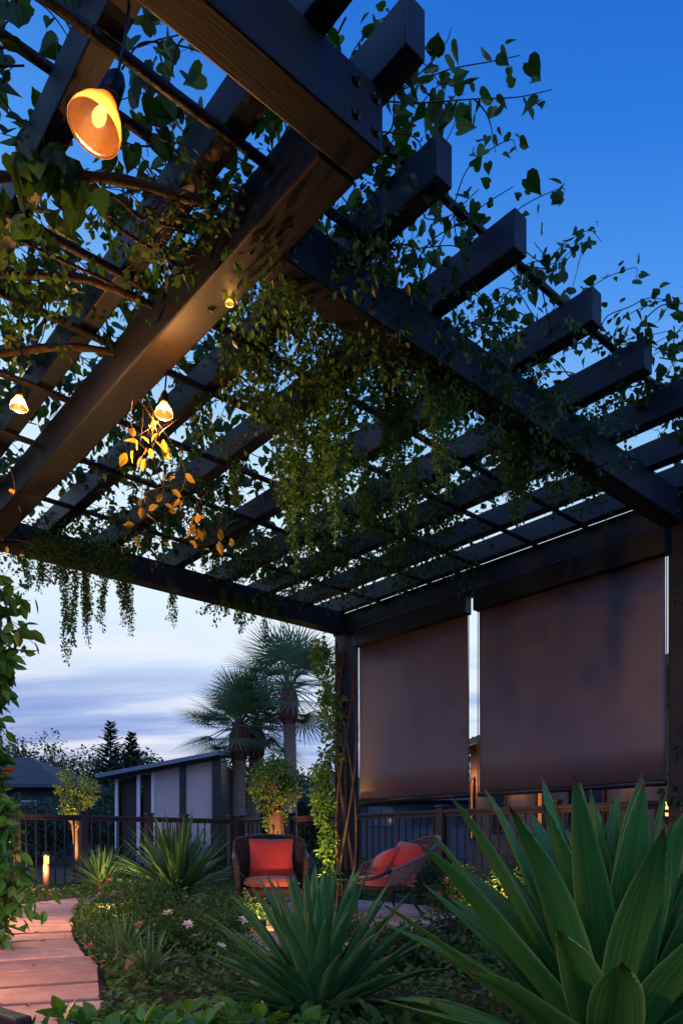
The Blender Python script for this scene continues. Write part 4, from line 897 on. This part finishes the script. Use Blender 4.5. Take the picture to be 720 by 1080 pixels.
beammass(1.45, 2.6, 130, 'leafy mass wrapping the inner third of the right cross beam')
beammass(2.6, 3.3, 75, 'leafy mass wrapping the middle of the right cross beam')
beammass(3.3, 3.8, 45, 'leafy mass wrapping the outer part of the right cross beam')
# hanging strands
def strands(lst, Yf, label, bead=.016, wd=.014):
    x0, y0, _ = lst[0]; r = empty('trailing_plant', AT(x0, y0, Yf(x0, y0)), label, 'trailing plant', 'trailing vines hanging from the pergola')
    for (x, y0, y1) in lst:
        Y = Yf(x, y0); p0 = AT(x, y0, Y); p1 = AT(x+random.uniform(-4, 4), y1, Y); L_ = p0[2]-p1[2]
        sub = MB()
        for k in range((4 if Y < 4.6 else 5) if y1-y0 > 60 else 3):
            off = rng.normal(0, .010, 3)*[1, 1, 0]; pts = [p0+off, p0+(p1-p0)*.35+rng.normal(0, .012, 3)+off, p0+(p1-p0)*.7+rng.normal(0, .016, 3), p1*(1-.10*k)+p0*.10*k+rng.normal(0, .02, 3)*[1, 1, 0]]
            path = smoothpath(pts, 6); sub.tube(path, .0016, 4)
            Ls = vine_leaves_on(path, .0042, bead*1.4, None, .013, hang=.35); V, Fc = leaves(*Ls, T_small); sub.add(V, Fc)
        sub.build('strand', M['strand'], r)
fB3 = lambda x, y: W(5.40, b_of(x, 5.40))[1]-.05
strands([(62, 560, 622), (70, 575, 700), (80, 572, 690), (88, 570, 682), (93, 572, 664), (42, 560, 625), (28, 560, 620), (50, 560, 615)], fB3, 'curtain of trailing strands at the left end of the far beam, longest one lowest')
strands([(110, 575, 668), (125, 572, 640), (129, 575, 660), (137, 578, 672), (118, 575, 610)], fB3, 'cluster of four trailing strands beside the left curtain on the far beam')
strands([(186, 620, 658), (180, 612, 640)], fB3, 'short pair of thin strands in the middle of the far beam')
strands([(236, 622, 650), (250, 625, 660), (258, 628, 668), (279, 630, 684), (268, 630, 655), (290, 630, 650)], fB3, 'small fringe of strands on the far beam above the palms')
fm = lambda x, y: F*2.35/(HZ-y)
strands([(303, 420, 570), (313, 400, 606), (321, 400, 590), (329, 400, 560), (296, 440, 530), (336, 400, 520)], fm, 'long trailing curtain hanging beside the big clump at centre left')
strands([(345, 365, 530), (353, 360, 575), (361, 360, 560), (369, 380, 530)], fm, 'long trailing curtain hanging at the centre of the pergola')
strands([(406, 375, 510), (413, 370, 556), (420, 380, 530), (427, 390, 490)], fm, 'medium trailing curtain right of the centre')
strands([(454, 345, 450), (461, 340, 505), (468, 340, 528), (475, 345, 500), (482, 360, 450)], fm, 'long trailing curtain hanging from the right cross beam, brightest green')
strands([(535, 440, 530), (542, 440, 556), (549, 440, 552), (556, 440, 530)], fm, 'short trailing curtain near the outer end of the right cross beam')
strands([(586, 440, 500), (594, 440, 520), (602, 445, 530), (614, 455, 505)], fm, 'outermost small trailing curtain of the right cross beam')
strands([(245, 480, 535), (250, 475, 530), (383, 470, 560), (438, 480, 560)], fm, 'scattered single strands below the battens')
strands([(130, 470, 500), (215, 560, 600), (225, 570, 610)], fm, 'three short strands beside the yellow leaves')
# ivy on the far post
def ivy_col(c, x0, x1, z0, z1, n, size, label, m='ivy', T=T_oval, yj=.1, woody=True, name='ivy', out=0):
    r = empty(name, c, label, 'ivy', 'ivy on the pergola posts')
    C = np.stack([rng.uniform(x0, x1, n), c[1]+rng.normal(0, yj, n)-.02, rng.uniform(z0, z1, n)], 1)
    C[:, 0] += .05*np.sin(C[:, 2]*4)
    V, Fc = cloud(C, .06, 16, size, T, droop=.6, flat=.1); obj('foliage', V, Fc, M[m], r)
    if woody:
        
        for k in range(4):
            s = MB(); ph = k*1.6; pts = [c+[.10*math.cos(ph+z*1.7)+out, -.11+.02*math.sin(ph+z), z] for z in np.linspace(0, z1, 12)]; s.tube(smoothpath(pts, 4), .018*(1-.1*k), 7); s.build('stem', M['vinewood'], r, smooth=True)
ivy_col(post+[0, 0, 0], post[0]-.27, post[0]-.10, .05, 2.75, 190, .045, 'lush ivy climbing the far corner post, glowing yellow at the base')
rp_ = W(2.09, 4.87); ivy_col(rp_, rp_[0]-.07, rp_[0]+.12, .2, 2.6, 60, .045, 'sparse dark ivy on the right pergola post', 'darkshrub', woody=False)
# vine on the left post (large leaves leaning into the frame)
lp = W(5.47, 1.48); v = Vine(lp, 'large-leaved vine growing up the left post at the picture edge', group='ivy on the pergola posts', m='broad', T=T_oval)
for k in range(80):
    z0 = rng.uniform(.1, 2.45); q = np.array([lp[0]+.02, lp[1]-.1, z0]); wv = .27+.14*math.sin(z0*3.1+.5)
    v.run([q, q+[wv*.4, -.08, .10], q+[wv*(.7+.4*rng.random()), -.12+rng.normal()*.1, .03+rng.normal()*.08]], .035, .12 if z0 > 1.2 else .10, .05, .004, .5)
for z_ in (.2, .9): v.woody([lp+[.08, -.1, 0], lp+[.12, -.1, .8], lp+[.03, -.12, 1.7], lp+[.1, -.1, 2.7]], .014)
v.done()
v = Vine((-2.15, 4.55, 0), 'yellow-green leafy shrub under the left vine at the picture edge', 'shrub', 'leafy_shrub', None, 'ivy', T_oval)
for k in range(60):
    q = np.array([-2.48+rng.normal()*.07, 5.0+rng.normal()*.1, .0]); v.run([q, q+[rng.normal()*.06, 0, .35], q+[rng.normal()*.12+.02, rng.normal()*.08, .35+.75*rng.random()]], .035, .065, .04, .004, .2)
v.done()
q = np.array(AT(10, 815, 4.9)); b_ = empty('hibiscus_flower', q, 'single orange-red blossom among the left edge vine leaves', 'flower'); flower(q, 'redpetal', b_, .045, 8)
# ================================================================== SKY + SUN + CAMERA
w = bpy.data.worlds.new('World'); scn.world = w; w.use_nodes = True; nt = w.node_tree; N = nt.nodes; L = nt.links; N.clear()
out = N.new('ShaderNodeOutputWorld'); bg = N.new('ShaderNodeBackground'); L.new(bg.outputs[0], out.inputs[0])
tc = N.new('ShaderNodeTexCoord'); nv_ = N.new('ShaderNodeVectorMath'); nv_.operation = 'NORMALIZE'; L.new(tc.outputs['Generated'], nv_.inputs[0])
sp = N.new('ShaderNodeSeparateXYZ'); L.new(nv_.outputs[0], sp.inputs[0])
def mth(op, a, b=None, c=None, cl=False):
    m = N.new('ShaderNodeMath'); m.operation = op; m.use_clamp = cl
    for i, x in enumerate((a, b, c)):
        if x is None: continue
        if isinstance(x, (int, float)): m.inputs[i].default_value = x
        else: L.new(x, m.inputs[i])
    return m.outputs[0]
# elevation driven gradient, slightly darker towards +x
zz = mth('ADD', sp.outputs[2], mth('MULTIPLY', sp.outputs[0], .16))
rp = N.new('ShaderNodeValToRGB'); L.new(zz, rp.inputs[0]); cr = rp.color_ramp
cr.elements[0].position = 0; cr.elements[0].color = (.50, .46, .55, 1); cr.elements[1].position = 1; cr.elements[1].color = (.008, .05, .33, 1)
for p_, c_ in ((.10, (.46, .56, .86)), (.20, (.68, .82, 1.0)), (.30, (.80, .93, 1.0)), (.42, (.64, .84, 1.0)), (.52, (.24, .54, .94)), (.62, (.075, .31, .86)), (.72, (.025, .19, .72)), (.84, (.008, .115, .56))):
    e = cr.elements.new(p_); e.color = (*c_, 1)
# streaky clouds low in the sky
dn = mth('ADD', sp.outputs[2], .22); cx = N.new('ShaderNodeCombineXYZ')
L.new(mth('DIVIDE', sp.outputs[0], dn), cx.inputs[0]); L.new(mth('DIVIDE', sp.outputs[1], dn), cx.inputs[1])
mp = N.new('ShaderNodeMapping'); mp.inputs['Scale'].default_value = (.55, 2.3, 1); mp.inputs['Rotation'].default_value = (0, 0, R(-14)); mp.inputs['Location'].default_value = (.4, 1.3, 0); L.new(cx.outputs[0], mp.inputs[0])
nz = N.new('ShaderNodeTexNoise'); nz.inputs['Scale'].default_value = 1.5; nz.inputs['Detail'].default_value = 5; nz.inputs['Roughness'].default_value = .5; L.new(mp.outputs[0], nz.inputs['Vector'])
cf = N.new('ShaderNodeValToRGB'); cf.color_ramp.elements[0].position = .48; cf.color_ramp.elements[1].position = .66; L.new(nz.outputs['Fac'], cf.inputs[0])
band = N.new('ShaderNodeValToRGB'); L.new(sp.outputs[2], band.inputs[0]); e = band.color_ramp.elements; e[0].position = 0; e[0].color = (.7,)*3+(1,); e[1].position = .42; e[1].color = (0, 0, 0, 1); k = e.new(.2); k.color = (1, 1, 1, 1)
mx = N.new('ShaderNodeMix'); mx.data_type = 'RGBA'; L.new(mth('MULTIPLY', cf.outputs[0], band.outputs[0]), mx.inputs[0]); L.new(rp.outputs[0], mx.inputs[6]); mx.inputs[7].default_value = (.90, .90, .97, 1)
dk = N.new('ShaderNodeValToRGB'); dk.color_ramp.elements[0].position = .40; dk.color_ramp.elements[0].color = (1, 1, 1, 1); dk.color_ramp.elements[1].position = .52; dk.color_ramp.elements[1].color = (0, 0, 0, 1); L.new(nz.outputs['Fac'], dk.inputs[0])
mx2 = N.new('ShaderNodeMix'); mx2.data_type = 'RGBA'; b2 = N.new('ShaderNodeValToRGB'); L.new(sp.outputs[2], b2.inputs[0]); e = b2.color_ramp.elements; e[0].position = .02; e[0].color = (.4, .4, .4, 1); e[1].position = .27; e[1].color = (0, 0, 0, 1); k = e.new(.15); k.color = (1, 1, 1, 1)
L.new(mth('MULTIPLY', mth('MULTIPLY', dk.outputs[0], b2.outputs[0]), .85), mx2.inputs[0]); L.new(mx.outputs[2], mx2.inputs[6]); mx2.inputs[7].default_value = (.19, .30, .68, 1)
# the physical twilight sky, added on top
sky = N.new('ShaderNodeTexSky'); sky.sky_type = 'NISHITA'; sky.sun_disc = False; sky.sun_elevation = R(3); sky.sun_rotation = R(168); sky.air_density = 1.2; sky.ozone_density = 3
sc = N.new('ShaderNodeMix'); sc.data_type = 'RGBA'; sc.blend_type = 'ADD'; sc.inputs[0].default_value = .01; L.new(mx2.outputs[2], sc.inputs[6]); L.new(sky.outputs[0], sc.inputs[7])
# below the horizon: dark land
hz = mth('GREATER_THAN', sp.outputs[2], -.005)
mx3 = N.new('ShaderNodeMix'); mx3.data_type = 'RGBA'; L.new(hz, mx3.inputs[0]); mx3.inputs[6].default_value = (.02, .025, .03, 1); L.new(sc.outputs[2], mx3.inputs[7])
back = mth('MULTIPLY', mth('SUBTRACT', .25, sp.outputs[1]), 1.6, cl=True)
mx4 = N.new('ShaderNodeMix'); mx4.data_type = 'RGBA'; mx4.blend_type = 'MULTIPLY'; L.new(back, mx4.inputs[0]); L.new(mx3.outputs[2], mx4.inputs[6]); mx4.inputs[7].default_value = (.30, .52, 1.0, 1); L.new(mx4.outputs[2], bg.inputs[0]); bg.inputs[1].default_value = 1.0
sl = bpy.data.lights.new('twilight_fill', 'SUN'); sl.energy = .6; sl.angle = R(60); sl.color = (.66, .82, 1)  # soft fill added from behind the camera, brightening plants and beam faces
so = bpy.data.objects.new('twilight_fill', sl); col.objects.link(so); so.rotation_euler = (R(52), 0, R(12))
cam = bpy.data.cameras.new('camera'); co = bpy.data.objects.new('camera', cam); col.objects.link(co); co.location = (0, 0, EYE); co.rotation_euler = (R(90), 0, 0)
cam.sensor_fit = 'HORIZONTAL'; cam.sensor_width = 36; cam.lens = F/720*36; cam.shift_y = (HZ-540)/720; cam.clip_end = 1000; cam.clip_start = .05
scn.camera = co
scn.view_settings.view_transform = 'Standard'; scn.view_settings.look = 'None'; scn.view_settings.exposure = 0; scn.view_settings.gamma = 1
